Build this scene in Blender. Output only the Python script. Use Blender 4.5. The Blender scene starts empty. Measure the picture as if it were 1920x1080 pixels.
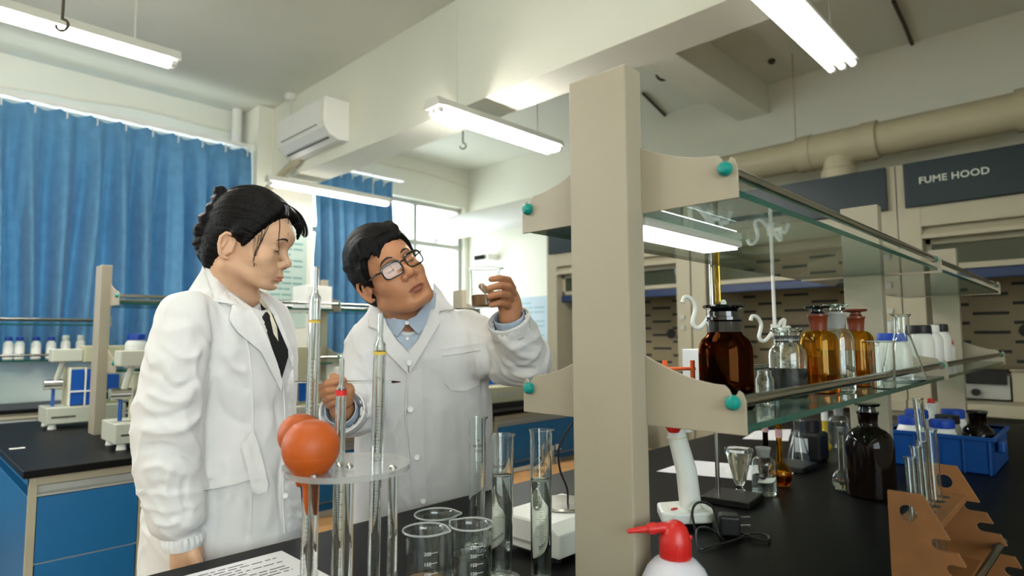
import bpy, math, random
import numpy as np
from mathutils import Vector, Matrix, noise
from mathutils.bvhtree import BVHTree
random.seed(7)
SC = bpy.context.scene
COL = SC.collection
PI = math.pi
# ------------------------------------------------------------------ camera (metric room frame: X along the benches, Y towards the window wall)
FPX = 1145.9
YAW, PITCH, ROLL = math.radians(44.312), math.radians(4.661), math.radians(-0.294)
CAM = np.array([0.0, 0.0, 1.24])
def _basis():
    cy, sy, cp, sp = math.cos(YAW), math.sin(YAW), math.cos(PITCH), math.sin(PITCH)
    f = np.array([cy*cp, sy*cp, sp]); r = np.array([sy, -cy, 0.0]); u = np.cross(r, f)
    c, s = math.cos(ROLL), math.sin(ROLL)
    return c*r+s*u, -s*r+c*u, f
CR, CU, CF = _basis()
def ray(x, y): return CF + (x-960)/FPX*CR + (540-y)/FPX*CU
def at(x, y, d): return CAM + ray(x, y)*d
def on(ax, val, x, y):
    d = ray(x, y); i = 'xyz'.index(ax); return CAM + d*((val-CAM[i])/d[i])
cam_data = bpy.data.cameras.new('camera'); cam = bpy.data.objects.new('camera', cam_data); COL.objects.link(cam)
cam.matrix_world = Matrix(((CR[0], CU[0], -CF[0], CAM[0]), (CR[1], CU[1], -CF[1], CAM[1]), (CR[2], CU[2], -CF[2], CAM[2]), (0, 0, 0, 1)))
cam_data.sensor_width = 36; cam_data.lens = FPX/1920*36; cam_data.clip_start = 0.02
cam_data.dof.use_dof = True; cam_data.dof.focus_distance = 1.28; cam_data.dof.aperture_fstop = 3.4
SC.camera = cam
# ------------------------------------------------------------------ materials
def lin(c):
    return tuple(((v/255)/12.92 if v/255 <= .04045 else ((v/255+.055)/1.055)**2.4) for v in c)
MATS = {}
def pmat(name, rgb, rough=.5, metal=0, var=.06, scale=8, bump=0, bscale=60, spec=.5, coat=0, trans=0, ior=1.45, emit=None, es=0, sheen=0, subs=0, alpha=1):
    m = bpy.data.materials.new(name); m.use_nodes = True; nt = m.node_tree; b = nt.nodes['Principled BSDF']
    b.inputs['Roughness'].default_value = rough; b.inputs['Metallic'].default_value = metal
    b.inputs['Specular IOR Level'].default_value = spec; b.inputs['Coat Weight'].default_value = coat
    b.inputs['Transmission Weight'].default_value = trans; b.inputs['IOR'].default_value = ior
    b.inputs['Sheen Weight'].default_value = sheen; b.inputs['Alpha'].default_value = alpha
    if subs:
        b.inputs['Subsurface Weight'].default_value = subs; b.inputs['Subsurface Radius'].default_value = (1, .35, .2); b.inputs['Subsurface Scale'].default_value = .006
    c = lin(rgb)
    tc = nt.nodes.new('ShaderNodeTexCoord')
    if var:
        n = nt.nodes.new('ShaderNodeTexNoise'); n.inputs['Scale'].default_value = scale; n.inputs['Detail'].default_value = 4
        nt.links.new(tc.outputs['Object'], n.inputs['Vector'])
        r = nt.nodes.new('ShaderNodeMapRange'); r.inputs['From Min'].default_value = .3; r.inputs['From Max'].default_value = .7
        r.inputs['To Min'].default_value = 1-var; r.inputs['To Max'].default_value = 1+var
        nt.links.new(n.outputs['Fac'], r.inputs['Value'])
        mx = nt.nodes.new('ShaderNodeVectorMath'); mx.operation = 'SCALE'; mx.inputs[0].default_value = c
        nt.links.new(r.outputs['Result'], mx.inputs['Scale']); nt.links.new(mx.outputs['Vector'], b.inputs['Base Color'])
    else:
        b.inputs['Base Color'].default_value = (*c, 1)
    if bump:
        n2 = nt.nodes.new('ShaderNodeTexNoise'); n2.inputs['Scale'].default_value = bscale; n2.inputs['Detail'].default_value = 5
        nt.links.new(tc.outputs['Object'], n2.inputs['Vector'])
        bp = nt.nodes.new('ShaderNodeBump'); bp.inputs['Strength'].default_value = bump; bp.inputs['Distance'].default_value = .004
        nt.links.new(n2.outputs['Fac'], bp.inputs['Height']); nt.links.new(bp.outputs['Normal'], b.inputs['Normal'])
    if emit:
        b.inputs['Emission Color'].default_value = (*lin(emit), 1); b.inputs['Emission Strength'].default_value = es
    MATS[name] = m
    return m
def glassmat(name, rgb, ior=1.47, rough=0, absorb=None, dens=0):
    m = bpy.data.materials.new(name); m.use_nodes = True; nt = m.node_tree; nt.nodes.clear()
    o = nt.nodes.new('ShaderNodeOutputMaterial'); g = nt.nodes.new('ShaderNodeBsdfGlass')
    g.inputs['Color'].default_value = (*rgb, 1); g.inputs['IOR'].default_value = ior; g.inputs['Roughness'].default_value = rough
    nt.links.new(g.outputs[0], o.inputs['Surface'])
    if absorb:
        v = nt.nodes.new('ShaderNodeVolumeAbsorption'); v.inputs['Color'].default_value = (*absorb, 1); v.inputs['Density'].default_value = dens
        nt.links.new(v.outputs[0], o.inputs['Volume'])
    MATS[name] = m; return m
def thinmat(name, tint, ior=1.5, rough=.02, body=None, bodyf=0):
    """thin pane: clear transmission with a mirror-like coat by Fresnel"""
    m = bpy.data.materials.new(name); m.use_nodes = True; nt = m.node_tree; nt.nodes.clear()
    o = nt.nodes.new('ShaderNodeOutputMaterial'); t = nt.nodes.new('ShaderNodeBsdfTransparent'); t.inputs[0].default_value = (*tint, 1)
    g = nt.nodes.new('ShaderNodeBsdfGlossy'); g.inputs['Roughness'].default_value = rough
    lw = nt.nodes.new('ShaderNodeLayerWeight'); lw.inputs['Blend'].default_value = .5
    pw = nt.nodes.new('ShaderNodeMath'); pw.operation = 'POWER'; pw.inputs[1].default_value = 4; nt.links.new(lw.outputs['Facing'], pw.inputs[0])
    f = nt.nodes.new('ShaderNodeMath'); f.operation = 'MULTIPLY_ADD'; f.inputs[1].default_value = .85; f.inputs[2].default_value = .045; nt.links.new(pw.outputs[0], f.inputs[0])
    mx = nt.nodes.new('ShaderNodeMixShader'); nt.links.new(f.outputs[0], mx.inputs[0])
    last = t.outputs[0]
    if body:
        d = nt.nodes.new('ShaderNodeBsdfDiffuse'); d.inputs[0].default_value = (*body, 1)
        m2 = nt.nodes.new('ShaderNodeMixShader'); m2.inputs[0].default_value = bodyf
        nt.links.new(t.outputs[0], m2.inputs[1]); nt.links.new(d.outputs[0], m2.inputs[2]); last = m2.outputs[0]
    nt.links.new(last, mx.inputs[1]); nt.links.new(g.outputs[0], mx.inputs[2]); nt.links.new(mx.outputs[0], o.inputs[0])
    MATS[name] = m; return m
def emat(name, rgb, s):
    m = bpy.data.materials.new(name); m.use_nodes = True; nt = m.node_tree; nt.nodes.clear()
    o = nt.nodes.new('ShaderNodeOutputMaterial'); e = nt.nodes.new('ShaderNodeEmission'); e.inputs[0].default_value = (*rgb, 1); e.inputs[1].default_value = s
    nt.links.new(e.outputs[0], o.inputs[0]); MATS[name] = m; return m
# ------------------------------------------------------------------ things
def thing(name, label, cat, loc=(0, 0, 0), group=None, rz=0):
    o = bpy.data.objects.new(name, None); COL.objects.link(o); o.location = Vector(loc); o.rotation_euler = (0, 0, rz)
    o['label'] = label; o['category'] = cat; o.empty_display_size = .02
    if group: o['group'] = group
    return o
def tag(o, label, cat, group=None, kind=None):
    o['label'] = label; o['category'] = cat
    if group: o['group'] = group
    if kind: o['kind'] = kind
    return o
def kids(o): return [c for c in bpy.data.objects if c.parent == o]
def dup(root, loc, label, rz=0, group=None, scale=None):
    r = root.copy(); COL.objects.link(r); r.location = Vector(loc); r.rotation_euler = (0, 0, rz); r['label'] = label
    if scale: r.scale = scale
    if group: r['group'] = group
    for ch in kids(root):
        c = ch.copy(); COL.objects.link(c); c.parent = r
        for g in kids(ch):
            d = g.copy(); COL.objects.link(d); d.parent = c
    return r
def rmat(rx=0, ry=0, rz=0):
    return np.array((Matrix.Rotation(rz, 3, 'Z') @ Matrix.Rotation(ry, 3, 'Y') @ Matrix.Rotation(rx, 3, 'X')))
def frame(d, up=(0, 0, 1)):
    d = np.array(d, float); d /= np.linalg.norm(d); up = np.array(up, float)
    if abs(d @ up) > .98: up = np.array([1., 0, 0])
    a = np.cross(up, d); a /= np.linalg.norm(a); b = np.cross(d, a)
    return a, b, d
class MB:
    def __init__(s): s.v = []; s.f = []; s.sm = []; s.mi = []; s.cur = 0
    def add(s, v, f, smooth=False):
        o = len(s.v); s.v += [tuple(float(c) for c in p) for p in v]
        for q in f: s.f.append([o+i for i in q]); s.sm.append(smooth); s.mi.append(s.cur)
        return s
    def box(s, c, size, R=None):
        x, y, z = [a/2 for a in size]
        v = np.array([(-x, -y, -z), (x, -y, -z), (x, y, -z), (-x, y, -z), (-x, -y, z), (x, -y, z), (x, y, z), (-x, y, z)])
        if R is not None: v = v @ np.array(R).T
        return s.add(v+np.array(c), [(0, 3, 2, 1), (4, 5, 6, 7), (0, 1, 5, 4), (1, 2, 6, 5), (2, 3, 7, 6), (3, 0, 4, 7)])
    def bx(s, x0, x1, y0, y1, z0, z1): return s.box(((x0+x1)/2, (y0+y1)/2, (z0+z1)/2), (abs(x1-x0), abs(y1-y0), abs(z1-z0)))
    def tube(s, pts, r, n=12, closed=False, caps=True, up=(0, 0, 1)):
        pts = [np.array(p, float) for p in pts]; m = len(pts)
        rs = r if isinstance(r, (list, tuple)) else [r]*m
        V = []; F = []; a = None
        for i, p in enumerate(pts):
            if closed: t = pts[(i+1) % m]-pts[i-1]
            else: t = pts[min(i+1, m-1)]-pts[max(i-1, 0)]
            t = t/max(np.linalg.norm(t), 1e-9)
            if a is None: a, b, _ = frame(t, up)
            else:
                a = a - t*(a @ t); a /= max(np.linalg.norm(a), 1e-9); b = np.cross(t, a)
            for k in range(n):
                q = 2*PI*k/n; V.append(p + (a*math.cos(q)+b*math.sin(q))*rs[i])
        for i in range(m if closed else m-1):
            for k in range(n):
                j = (i+1) % m
                F.append((i*n+k, i*n+(k+1) % n, j*n+(k+1) % n, j*n+k))
        if caps and not closed:
            F.append(tuple(reversed(range(n)))); F.append(tuple((m-1)*n+k for k in range(n)))
        return s.add(V, F, True)
    def lathe(s, prof, n=32, c=(0, 0, 0), smooth=True, a=None, cap=True, sx=1, sy=1):
        """prof: list of (r, z); r 0 closes"""
        c = np.array(c, float); V = []; F = []; idx = []
        if a is None: A, B, D = np.array([1., 0, 0]), np.array([0, 1., 0]), np.array([0, 0, 1.])
        else: A, B, D = frame(a)
        for r, z in prof:
            if r < 1e-6: idx.append([len(V)]); V.append(c+D*z)
            else:
                st = len(V); idx.append(list(range(st, st+n)))
                for k in range(n):
                    q = 2*PI*k/n; V.append(c+D*z+(A*math.cos(q)*sx+B*math.sin(q)*sy)*r)
        for i in range(len(prof)-1):
            p, q = idx[i], idx[i+1]
            if len(p) == 1 and len(q) == 1: continue
            for k in range(n):
                k2 = (k+1) % n
                if len(p) == 1: F.append((p[0], q[k2], q[k]))
                elif len(q) == 1: F.append((p[k], p[k2], q[0]))
                else: F.append((p[k], p[k2], q[k2], q[k]))
        return s.add(V, F, smooth)
    def prism(s, poly, o, ux, uy, th):
        """polygon (2D) in plane o+x*ux+y*uy extruded by th along ux x uy"""
        o, ux, uy = [np.array(q, float) for q in (o, ux, uy)]; nrm = np.cross(ux, uy); nrm /= np.linalg.norm(nrm); n = len(poly)
        ar = sum(poly[i][0]*poly[(i+1) % n][1]-poly[(i+1) % n][0]*poly[i][1] for i in range(n))
        if ar < 0: poly = list(reversed(poly))
        V = [o+ux*p[0]+uy*p[1] for p in poly]+[o+ux*p[0]+uy*p[1]+nrm*th for p in poly]
        F = [tuple(reversed(range(n))), tuple(range(n, 2*n))]+[(i, (i+1) % n, n+(i+1) % n, n+i) for i in range(n)]
        return s.add(V, F)
    def sphere(s, c, r, n=16, R=None):
        if not isinstance(r, (tuple, list)): r = (r, r, r)
        V = []; F = []; m = n//2
        for i in range(m+1):
            for k in range(n):
                th = PI*i/m; q = 2*PI*k/n; V.append((r[0]*math.sin(th)*math.cos(q), r[1]*math.sin(th)*math.sin(q), r[2]*math.cos(th)))
        for i in range(m):
            for k in range(n): F.append((i*n+k, (i+1)*n+k, (i+1)*n+(k+1) % n, i*n+(k+1) % n))
        V = np.array(V)
        if R is not None: V = V @ np.array(R).T
        return s.add(V+np.array(c), F, True)
    def grid(s, P, smooth=True, flip=False):
        P = np.array(P); h, w = P.shape[:2]; F = []
        for i in range(h-1):
            for j in range(w-1):
                q = (i*w+j, i*w+j+1, (i+1)*w+j+1, (i+1)*w+j); F.append(tuple(reversed(q)) if flip else q)
        return s.add(P.reshape(-1, 3), F, smooth)
    def build(s, name, m, parent=None, world=False, bevel=0, kind=None, seg=2, merge=False):
        me = bpy.data.meshes.new(name); v = s.v
        if world and parent is not None:
            L = np.array(parent.location); Rz = rmat(0, 0, -parent.rotation_euler[2])
            v = [tuple(p) for p in (np.array(v)-L) @ Rz.T]
        me.from_pydata(v, [], s.f); me.update()
        me.polygons.foreach_set('use_smooth', s.sm)
        ms = m if isinstance(m, (list, tuple)) else [m]
        for q in ms: me.materials.append(q)
        if len(ms) > 1: me.polygons.foreach_set('material_index', s.mi)
        if merge:
            import bmesh
            bm = bmesh.new(); bm.from_mesh(me); bmesh.ops.remove_doubles(bm, verts=bm.verts, dist=1e-6); bm.to_mesh(me); bm.free()
        if any(s.sm) and len(v) < 6000: me.set_sharp_from_angle(angle=.62)
        o = bpy.data.objects.new(name, me); COL.objects.link(o); o.parent = parent
        if bevel:
            b = o.modifiers.new('bevel', 'BEVEL'); b.width = bevel; b.segments = seg; b.limit_method = 'ANGLE'; b.angle_limit = .6; b.harden_normals = False
        if kind: o['kind'] = kind
        return o
def arc(c, r, a0, a1, n=8): return [(c[0]+r*math.cos(a0+(a1-a0)*i/n), c[1]+r*math.sin(a0+(a1-a0)*i/n)) for i in range(n+1)]
def bez(p, n=24):
    """Catmull-Rom through points"""
    p = [np.array(q, float) for q in p]; p = [2*p[0]-p[1]]+p+[2*p[-1]-p[-2]]; out = []
    m = len(p)-3; k = max(2, n//m)
    for i in range(m):
        a, b, c, d = p[i:i+4]
        for j in range(k):
            t = j/k; out.append(.5*((2*b)+(-a+c)*t+(2*a-5*b+4*c-d)*t*t+(-a+3*b-3*c+d)*t**3))
    out.append(p[-2]); return out

def text_geo(body, size, space=1.0, extrude=.001, offset=.0015):
    cu = bpy.data.curves.new('tmp_text', 'FONT'); cu.body = body; cu.size = size; cu.extrude = extrude; cu.offset = offset*size/.1; cu.space_character = space; cu.resolution_u = 3
    o = bpy.data.objects.new('tmp_text', cu); COL.objects.link(o); dg = bpy.context.evaluated_depsgraph_get()
    me = o.evaluated_get(dg).to_mesh(); v = np.array([tuple(p.co) for p in me.vertices]); f = [tuple(p.vertices) for p in me.polygons]
    o.evaluated_get(dg).to_mesh_clear(); bpy.data.objects.remove(o); bpy.data.curves.remove(cu); return v, f
def shell(out, t, tb=None):
    tb = tb or t*1.6; inn = []
    for r, z in out:
        if r < 1e-6: inn.append((0, z+tb))
        else: inn.append((max(r-t, .0008), max(z, out[0][1]+tb)))
    return list(out)+list(reversed(inn))
# ------------------------------------------------------------------ room
M_wall = pmat('wall_paint', (230, 228, 213), .85, var=.03, scale=1.5, bump=.05, bscale=30)
M_ceil = pmat('ceiling_paint', (222, 221, 207), .9, var=.03, scale=1.2)
M_beam = pmat('beam_paint', (228, 227, 210), .85, var=.03, scale=1.5)
M_floor = pmat('floor_tile', (150, 122, 92), .35, var=.12, scale=3)
M_cream = pmat('cream_steel', (170, 162, 138), .38, var=.02, bump=.03, bscale=300)
M_post = pmat('powder_coated_beige_steel', (158, 148, 128), .42, var=.015, bump=.03, bscale=400)
M_alu = pmat('aluminium_frame', (178, 178, 170), .4, metal=.3, var=.03)
M_white = pmat('white_plastic', (232, 230, 222), .35, var=.02)
M_ivory = pmat('ivory_plastic', (222, 214, 192), .4, var=.03)
M_black = pmat('black_resin', (26, 25, 24), .38, var=.15, scale=20)
M_bench = pmat('black_epoxy_worktop', (13, 12, 11), .42, var=.2, scale=5, bump=.02, bscale=120, spec=.13)
M_blue = pmat('blue_laminate', (14, 98, 150), .45, var=.04, scale=3)
M_dark = pmat('dark_recess', (40, 40, 38), .6)
M_iron = pmat('rusty_iron', (74, 66, 50), .7, metal=.4, var=.2, scale=40)
M_steel = pmat('brushed_steel', (190, 188, 180), .22, metal=1, var=.05)
M_rail = pmat('polished_rail', (170, 168, 160), .2, metal=1, var=.03)
M_teal = pmat('teal_plastic_cap', (0, 132, 122), .35, var=.05)
M_pvc = pmat('cream_pvc', (182, 172, 142), .45, var=.05, scale=3)
M_tube = emat('lamp_glow', (1, .985, .945), 72)
M_tubeweak = emat('weak_lamp_glow', (1, .985, .945), 2.4); M_tubehi = emat('bright_lamp_glow', (1, .985, .945), 70); M_tubemid = emat('mid_lamp_glow', (1, .985, .945), 13)
XB, XE, YL, YR, H = -3.6, 5.19, 5.85, -2.6, 3.4
def struct(name, mb, m, **k):
    return mb.build(name, m, kind='structure', **k)
struct('floor', MB().bx(XB, XE, YR, YL, -.06, 0), M_floor)
struct('ceiling', MB().bx(XB, XE, YR, YL, H, H+.08), M_ceil)
struct('wall_end', MB().bx(XE, XE+.15, YR, YL, 0, H), M_wall)
struct('wall_back', MB().bx(XB-.15, XB, YR, YL, 0, H), M_wall)
# window wall with openings
SILL, HEAD = 1.14, 2.90
OPEN = [(-3.2, -1.0), (-.7, 2.2), (2.95, 5.12)]  # first opening is out of view, added for side light from behind
mb = MB(); y0, y1 = YL, YL+.2
mb.bx(XB, XE, y0, y1, 0, SILL); mb.bx(XB, XE, y0, y1, HEAD, H)
xs = [XB]+[q for o in OPEN for q in o]+[XE]
for i in range(0, len(xs), 2): mb.bx(xs[i], xs[i+1], y0, y1, SILL, HEAD)
struct('wall_window', mb, M_wall)
M_pane = thinmat('window_glass', (.96, .98, .97))
for i, (a, b) in enumerate(OPEN):
    root = thing('window_%d' % (i+1), 'aluminium framed window in the long outer wall', 'window', (a, YL+.1, SILL)); root['kind'] = 'structure'
    del root['label']; del root['category']
    mb = MB(); t = .05
    mb.bx(a, b, YL+.07, YL+.13, SILL, SILL+t); mb.bx(a, b, YL+.07, YL+.13, HEAD-t, HEAD)
    n = max(2, round((b-a)/.72)); mb.bx(a, b, YL+.06, YL+.13, 2.36, 2.42)
    for k in range(n+1):
        x = a+(b-a)*k/n; x = min(max(x, a+t/2), b-t/2); mb.bx(x-t/2, x+t/2, YL+.065, YL+.135, SILL, HEAD)
    mb.build('frame', M_alu, root, world=True)
    MB().bx(a+.01, b-.01, YL+.096, YL+.1, SILL+.01, HEAD-.01).build('pane', M_pane, root, world=True)
# beams
struct('ceiling_beam', MB().bx(2.44, 2.73, YR, YL, 2.675, H), M_beam, bevel=.004)
struct('ceiling_beam', MB().bx(2.73, XE, 1.98, 2.25, 3.14, H), M_beam, bevel=.004)
struct('trim_1', MB().bx(2.3, 2.86, 5.5, YL, 0, H), M_wall, bevel=.004)       # pier under the beam
mb = MB().bx(XB, 2.3, 5.80, YL, SILL-.04, SILL); mb.bx(2.86, XE, 5.74, YL, SILL-.04, SILL)
struct('trim_2', mb, M_cream, bevel=.004)
# ------------------------------------------------------------------ curtains
M_curt = pmat('blue_curtain_cloth', (86, 131, 164), .85, var=.12, scale=12, bump=.1, bscale=400, sheen=.15)
nt = M_curt.node_tree; pb = nt.nodes['Principled BSDF']; tl = nt.nodes.new('ShaderNodeBsdfTranslucent'); tl.inputs[0].default_value = (*lin((70, 138, 180)), 1)
mxs = nt.nodes.new('ShaderNodeMixShader'); mxs.inputs[0].default_value = .06
nt.links.new(pb.outputs[0], mxs.inputs[1]); nt.links.new(tl.outputs[0], mxs.inputs[2]); nt.links.new(mxs.outputs[0], nt.nodes['Material Output'].inputs[0])
def curtain(x0, x1, y, zt, zb, label, seed, pitch=.195):
    rng = random.Random(seed); n = int((x1-x0)/.012); rows = 60
    ph = [rng.uniform(-.4, .4) for _ in range(40)]
    root = thing('curtain', label, 'curtain', ((x0+x1)/2, y, zb))
    P = np.zeros((rows+1, n+1, 3))
    for j in range(n+1):
        x = x0+(x1-x0)*j/n; s = (x-x0)/pitch
        for i in range(rows+1):
            t = i/rows; z = zt+(zb-zt)*t
            k = int(s); w = noise.noise((s*.45, t*.9, seed*3.1))*1.3
            pinch = math.exp(-(t/.05)**2)
            amp = .018+.095*min(1, t*2.2)
            a = math.sin(2*PI*(s+w*.35*min(1, t*3))+ph[k % 40]*min(1, t*4))
            a2 = math.sin(2*PI*(s*2.07+w*.8)+1.3)*.28
            sharp = np.sign(a)*abs(a)**.75
            yy = y-amp*(sharp+a2*(1-pinch)) - pinch*.012*max(0, math.cos(2*PI*s))**6*3
            zz = z+(.012*math.cos(2*PI*s) if i == 0 else 0)
            P[i, j] = (x+.012*math.sin(2*PI*s*1.0+w)*min(1, t*3), yy, zz)
    MB().grid(P).build('drape', M_curt, root, world=True)
    k = 0
    while x0+(k+.25)*pitch < x1:
        xx = x0+(k+.25)*pitch; MB().tube([(xx, y-.01, zt-.075), (xx, y-.03, zt-.03), (xx, y-.005, zt+.022)], .006, 6).build('curtain_hook', M_white, root, world=True); k += 1
    return root
curtain(-.92, 2.29, 5.62, 2.975, 1.10, 'long blue pleated curtain drawn across the wide window behind the woman', 1)
curtain(2.92, 3.84, 5.62, 2.96, 1.06, 'short blue curtain gathered beside the bright bare window behind the man', 5, .13)
for a, b, lab in ((-3.4, 2.3, 'white curtain track above the long blue curtain'), (2.88, 4.0, 'white curtain track above the short blue curtain')):
    tag(MB().bx(a, b, 5.58, 5.66, 3.0, 3.035).build('curtain_rail', M_white, bevel=.003), lab, 'curtain rail')
# cables on the wall above the curtain
def px_poly_y(y, pts): return [on('y', y, *p) for p in pts]
c1 = bez([on('y', YL-.012, *p) for p in ((-60, 155), (60, 172), (150, 188), (260, 204), (380, 235), (470, 252), (500, 240))], 36)
tag(MB().tube(c1, .008, 6).build('wall_cable', M_ivory), 'thin cable sagging along the wall above the long blue curtain', 'cable')
c2 = bez([on('y', YL-.012, *p) for p in ((640, 262), (700, 300), (770, 318), (815, 330), (880, 352))], 24)
tag(MB().tube(c2, .007, 6).build('wall_cable', M_ivory), 'thin cable on the wall above the bare window behind the man', 'cable')
p1 = MB().tube([(2.21, 5.77, 1.0), (2.21, 5.77, H)], .045, 12)
tag(p1.build('drain_pipe', M_white), 'white vertical pipe in the corner where beam meets window wall', 'pipe')
# ------------------------------------------------------------------ fluorescent lamps
M_lamp = pmat('white_enamel', (214, 212, 200), .4, var=.02)
def lamp(x0, x1, y, z, label, lit=True, tubes=3, rods=True, m=None, gap=.05):
    root = thing('fluorescent_lamp', label, 'lamp', ((x0+x1)/2, y, z), 'tube lamps hung from the ceiling')
    MB().prism([(-.013-gap*tubes*.42, 0), (.013+gap*tubes*.42, 0), (gap*tubes*.36, .05), (-gap*tubes*.36, .05)], (x0-.02, y, z+.02), (0, 1, 0), (0, 0, 1), x1-x0+.04).build('housing', M_lamp, root, world=True, bevel=.003)
    m = m or M_tube
    for k in range(tubes):
        yy = y+(k-(tubes-1)/2)*gap
        t = MB().tube([(x0+.02, yy, z), (x1-.02, yy, z)], .0155, 14).build('tube', m if lit else M_white, root, world=True)
        for xq in (x0, x1-.025): MB().tube([(xq, yy, z), (xq+.025, yy, z)], .0165, 12).build('end_cap', M_white, t, world=False)
        t.children  # sub-part stays with its tube
        for c in kids(t):
            L = np.array(root.location); me = c.data
            co = np.array([v.co for v in me.vertices])-L; me.vertices.foreach_set('co', co.ravel()); me.update()
    if rods:
        for xx in (x0+.18, x1-.18):
            MB().tube([(xx, y, z+.07), (xx, y, H)], .004, 6).build('hanging_rod', M_lamp, root, world=True)
    return root
lamp(2.145, 3.225, 2.72, 2.55, 'lit tube lamp hung above the man and the raised beaker, near the middle')
lamp(2.22, 3.43, 5.06, 2.565, 'lit tube lamp in front of the short blue curtain, behind the woman', tubes=2, gap=.036, m=M_tubemid)
lamp(-.25, .95, 3.3, 2.62, 'lit tube lamp over the left bench, cut by the upper left edge', tubes=2, gap=.034)
lamp(2.14, 3.31, .885, 2.59, 'lit tube lamp above the reagent rack, upper right of the photo', m=M_tubeweak)
lamp(-.25, .95, .9, 2.75, 'added out-of-view tube lamp over the near end of the bench', m=M_tubemid)  # unseen fitting added for front light on the coats
lamp(-2.6, -1.4, 3.3, 2.7, 'added out-of-view tube lamp behind the photographer on the window side', m=M_tubehi)  # unseen fitting added to light the coats from behind the camera
lamp(-.6, .6, -1.05, 2.75, 'added out-of-view tube lamp on the row right of the photographer', m=M_tubeweak)  # unseen fitting added to light the post and bottles from the right
lamp(-2.6, -1.4, .9, 2.7, 'unlit tube lamp behind the photographer on the door side', lit=False)  # switched off, tubes do not glow
# ------------------------------------------------------------------ ceiling hooks, detector
def hook(px, py, zc, label, s=1.0, H0=H, bend=1):
    P = on('z', zc, px, py); x, y, z = P
    r = .035*s; pts = [(x, y, H0), (x, y, z+.03*s)]
    dx, dy = CR[0], CR[1]
    for i in range(13):
        a = PI/2-bend*i/12*1.5*PI
        pts.append((x+dx*r*math.cos(a), y+dy*r*math.cos(a), z-r+r*math.sin(a)+.0))
    o = MB().tube(pts, .008*s, 8).build('ceiling_hook', M_iron); tag(o, label, 'hook')
    return o
hook(117, 36, 2.25, 'rusty fan hook hanging in front of the tube lamp at upper left', .55)
hook(868, 268, 3.26, 'small iron hook under the ceiling beyond the beam, above the man', .9)
hook(1242, 128, 3.25, 'dark bent iron hook above the top of the rack post', 1.3)
P = on('z', H, 1447, 112); tag(MB().lathe([(0, 0), (.022, 0), (.03, -.012), (.02, -.03), (0, -.035)], 14, P).build('ceiling_anchor', M_iron), 'dark round anchor plate on the ceiling beyond the right lamp', 'hook')
P = on('z', H, 545, 178); r = thing('smoke_detector', 'small white detector stem on the ceiling near the air conditioner', 'detector', P)
MB().lathe([(0, 0), (.05, 0), (.055, -.03), (.03, -.05), (0, -.05)], 20).build('base', M_white, r)
P2 = np.array(P)
# ceiling conduit lines on the right
for pts, lab in ((((1675, 2), (1695, 45), (1712, 88)), 'dark cable running across the ceiling at upper right'), (((1205, 175), (1225, 195), (1248, 218)), 'dark cable on the ceiling just right of the rack post')):
    tag(MB().tube([on('z', H-.012, *p) for p in pts], .012, 6).build('ceiling_cable', M_iron), lab, 'cable')
# ------------------------------------------------------------------ air conditioner on the beam
root = thing('air_conditioner', 'white wall air conditioner mounted on the ceiling beam', 'air conditioner', (2.44, 4.53, 2.77))
prof = [(0, 0), (.09, -.01), (.16, .02), (.205, .075), (.215, .13), (.215, .3), (.2, .31), (0, .31)]
MB().prism([(a, b) for a, b in prof], (2.44, 4.14, 2.77), (-1, 0, 0), (0, 0, 1), .80).build('casing', M_white, root, world=True, bevel=.006)
MB().prism([(a*1.02, b) for a, b in prof], (2.437, 4.15, 2.77), (-1, 0, 0), (0, 0, 1), .014).build('end_panel', M_ivory, root, world=True, bevel=.004)
MB().box((2.29, 4.53, 2.775), (.012, .68, .008), rmat(0, -.3, 0)).build('outlet_slot', M_dark, root, world=True)
MB().bx(2.215, 2.226, 4.25, 4.85, 2.872, 2.878).build('panel_seam', M_alu, root, world=True)
pts = bez([(2.40, 4.86, 2.775), (2.37, 5.02, 2.72), (2.32, 5.3, 2.58), (2.27, 5.45, 2.46)], 14)
tag(MB().tube(pts, .03, 10).build('coolant_pipe', M_pvc), 'wrapped pipe leaving the air conditioner down into the corner', 'pipe')
# ------------------------------------------------------------------ exhaust duct
root = thing('exhaust_duct', 'cream ventilation duct running along the end wall to the window', 'duct', (4.75, 2.5, 2.6))
MB().tube([(4.75, YR+.01, 2.6), (4.75, 5.15, 2.6)], .118, 28).build('pipe', M_pvc, root, world=True)
MB().tube([(4.75, 3.6, 2.59), (4.75, 6.4, 2.57)], .142, 28).build('insulated_pipe', M_white, root, world=True)
for y in (.28, 1.12, 1.55, 3.0):
    MB().tube([(4.75, y-.05, 2.6), (4.75, y+.05, 2.6)], .134, 28).build('collar', M_pvc, root, world=True)
MB().tube([(4.75, 1.12, 2.6), (4.75, 1.6, 2.6)], .127, 28).build('tee', M_pvc, root, world=True)
MB().tube([(4.75, 1.33, 2.52), (4.75, 1.33, 2.44), (4.75, 1.33, 2.43), (4.75, 1.33, 2.31)], [.105, .105, .118, .118], 24).build('branch_pipe', M_pvc, root, world=True)
MB().tube([(4.75, 1.62, 2.73), (4.75, 1.62, H)], .004, 6).build('hanging_wire', M_pvc, root, world=True)
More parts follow.
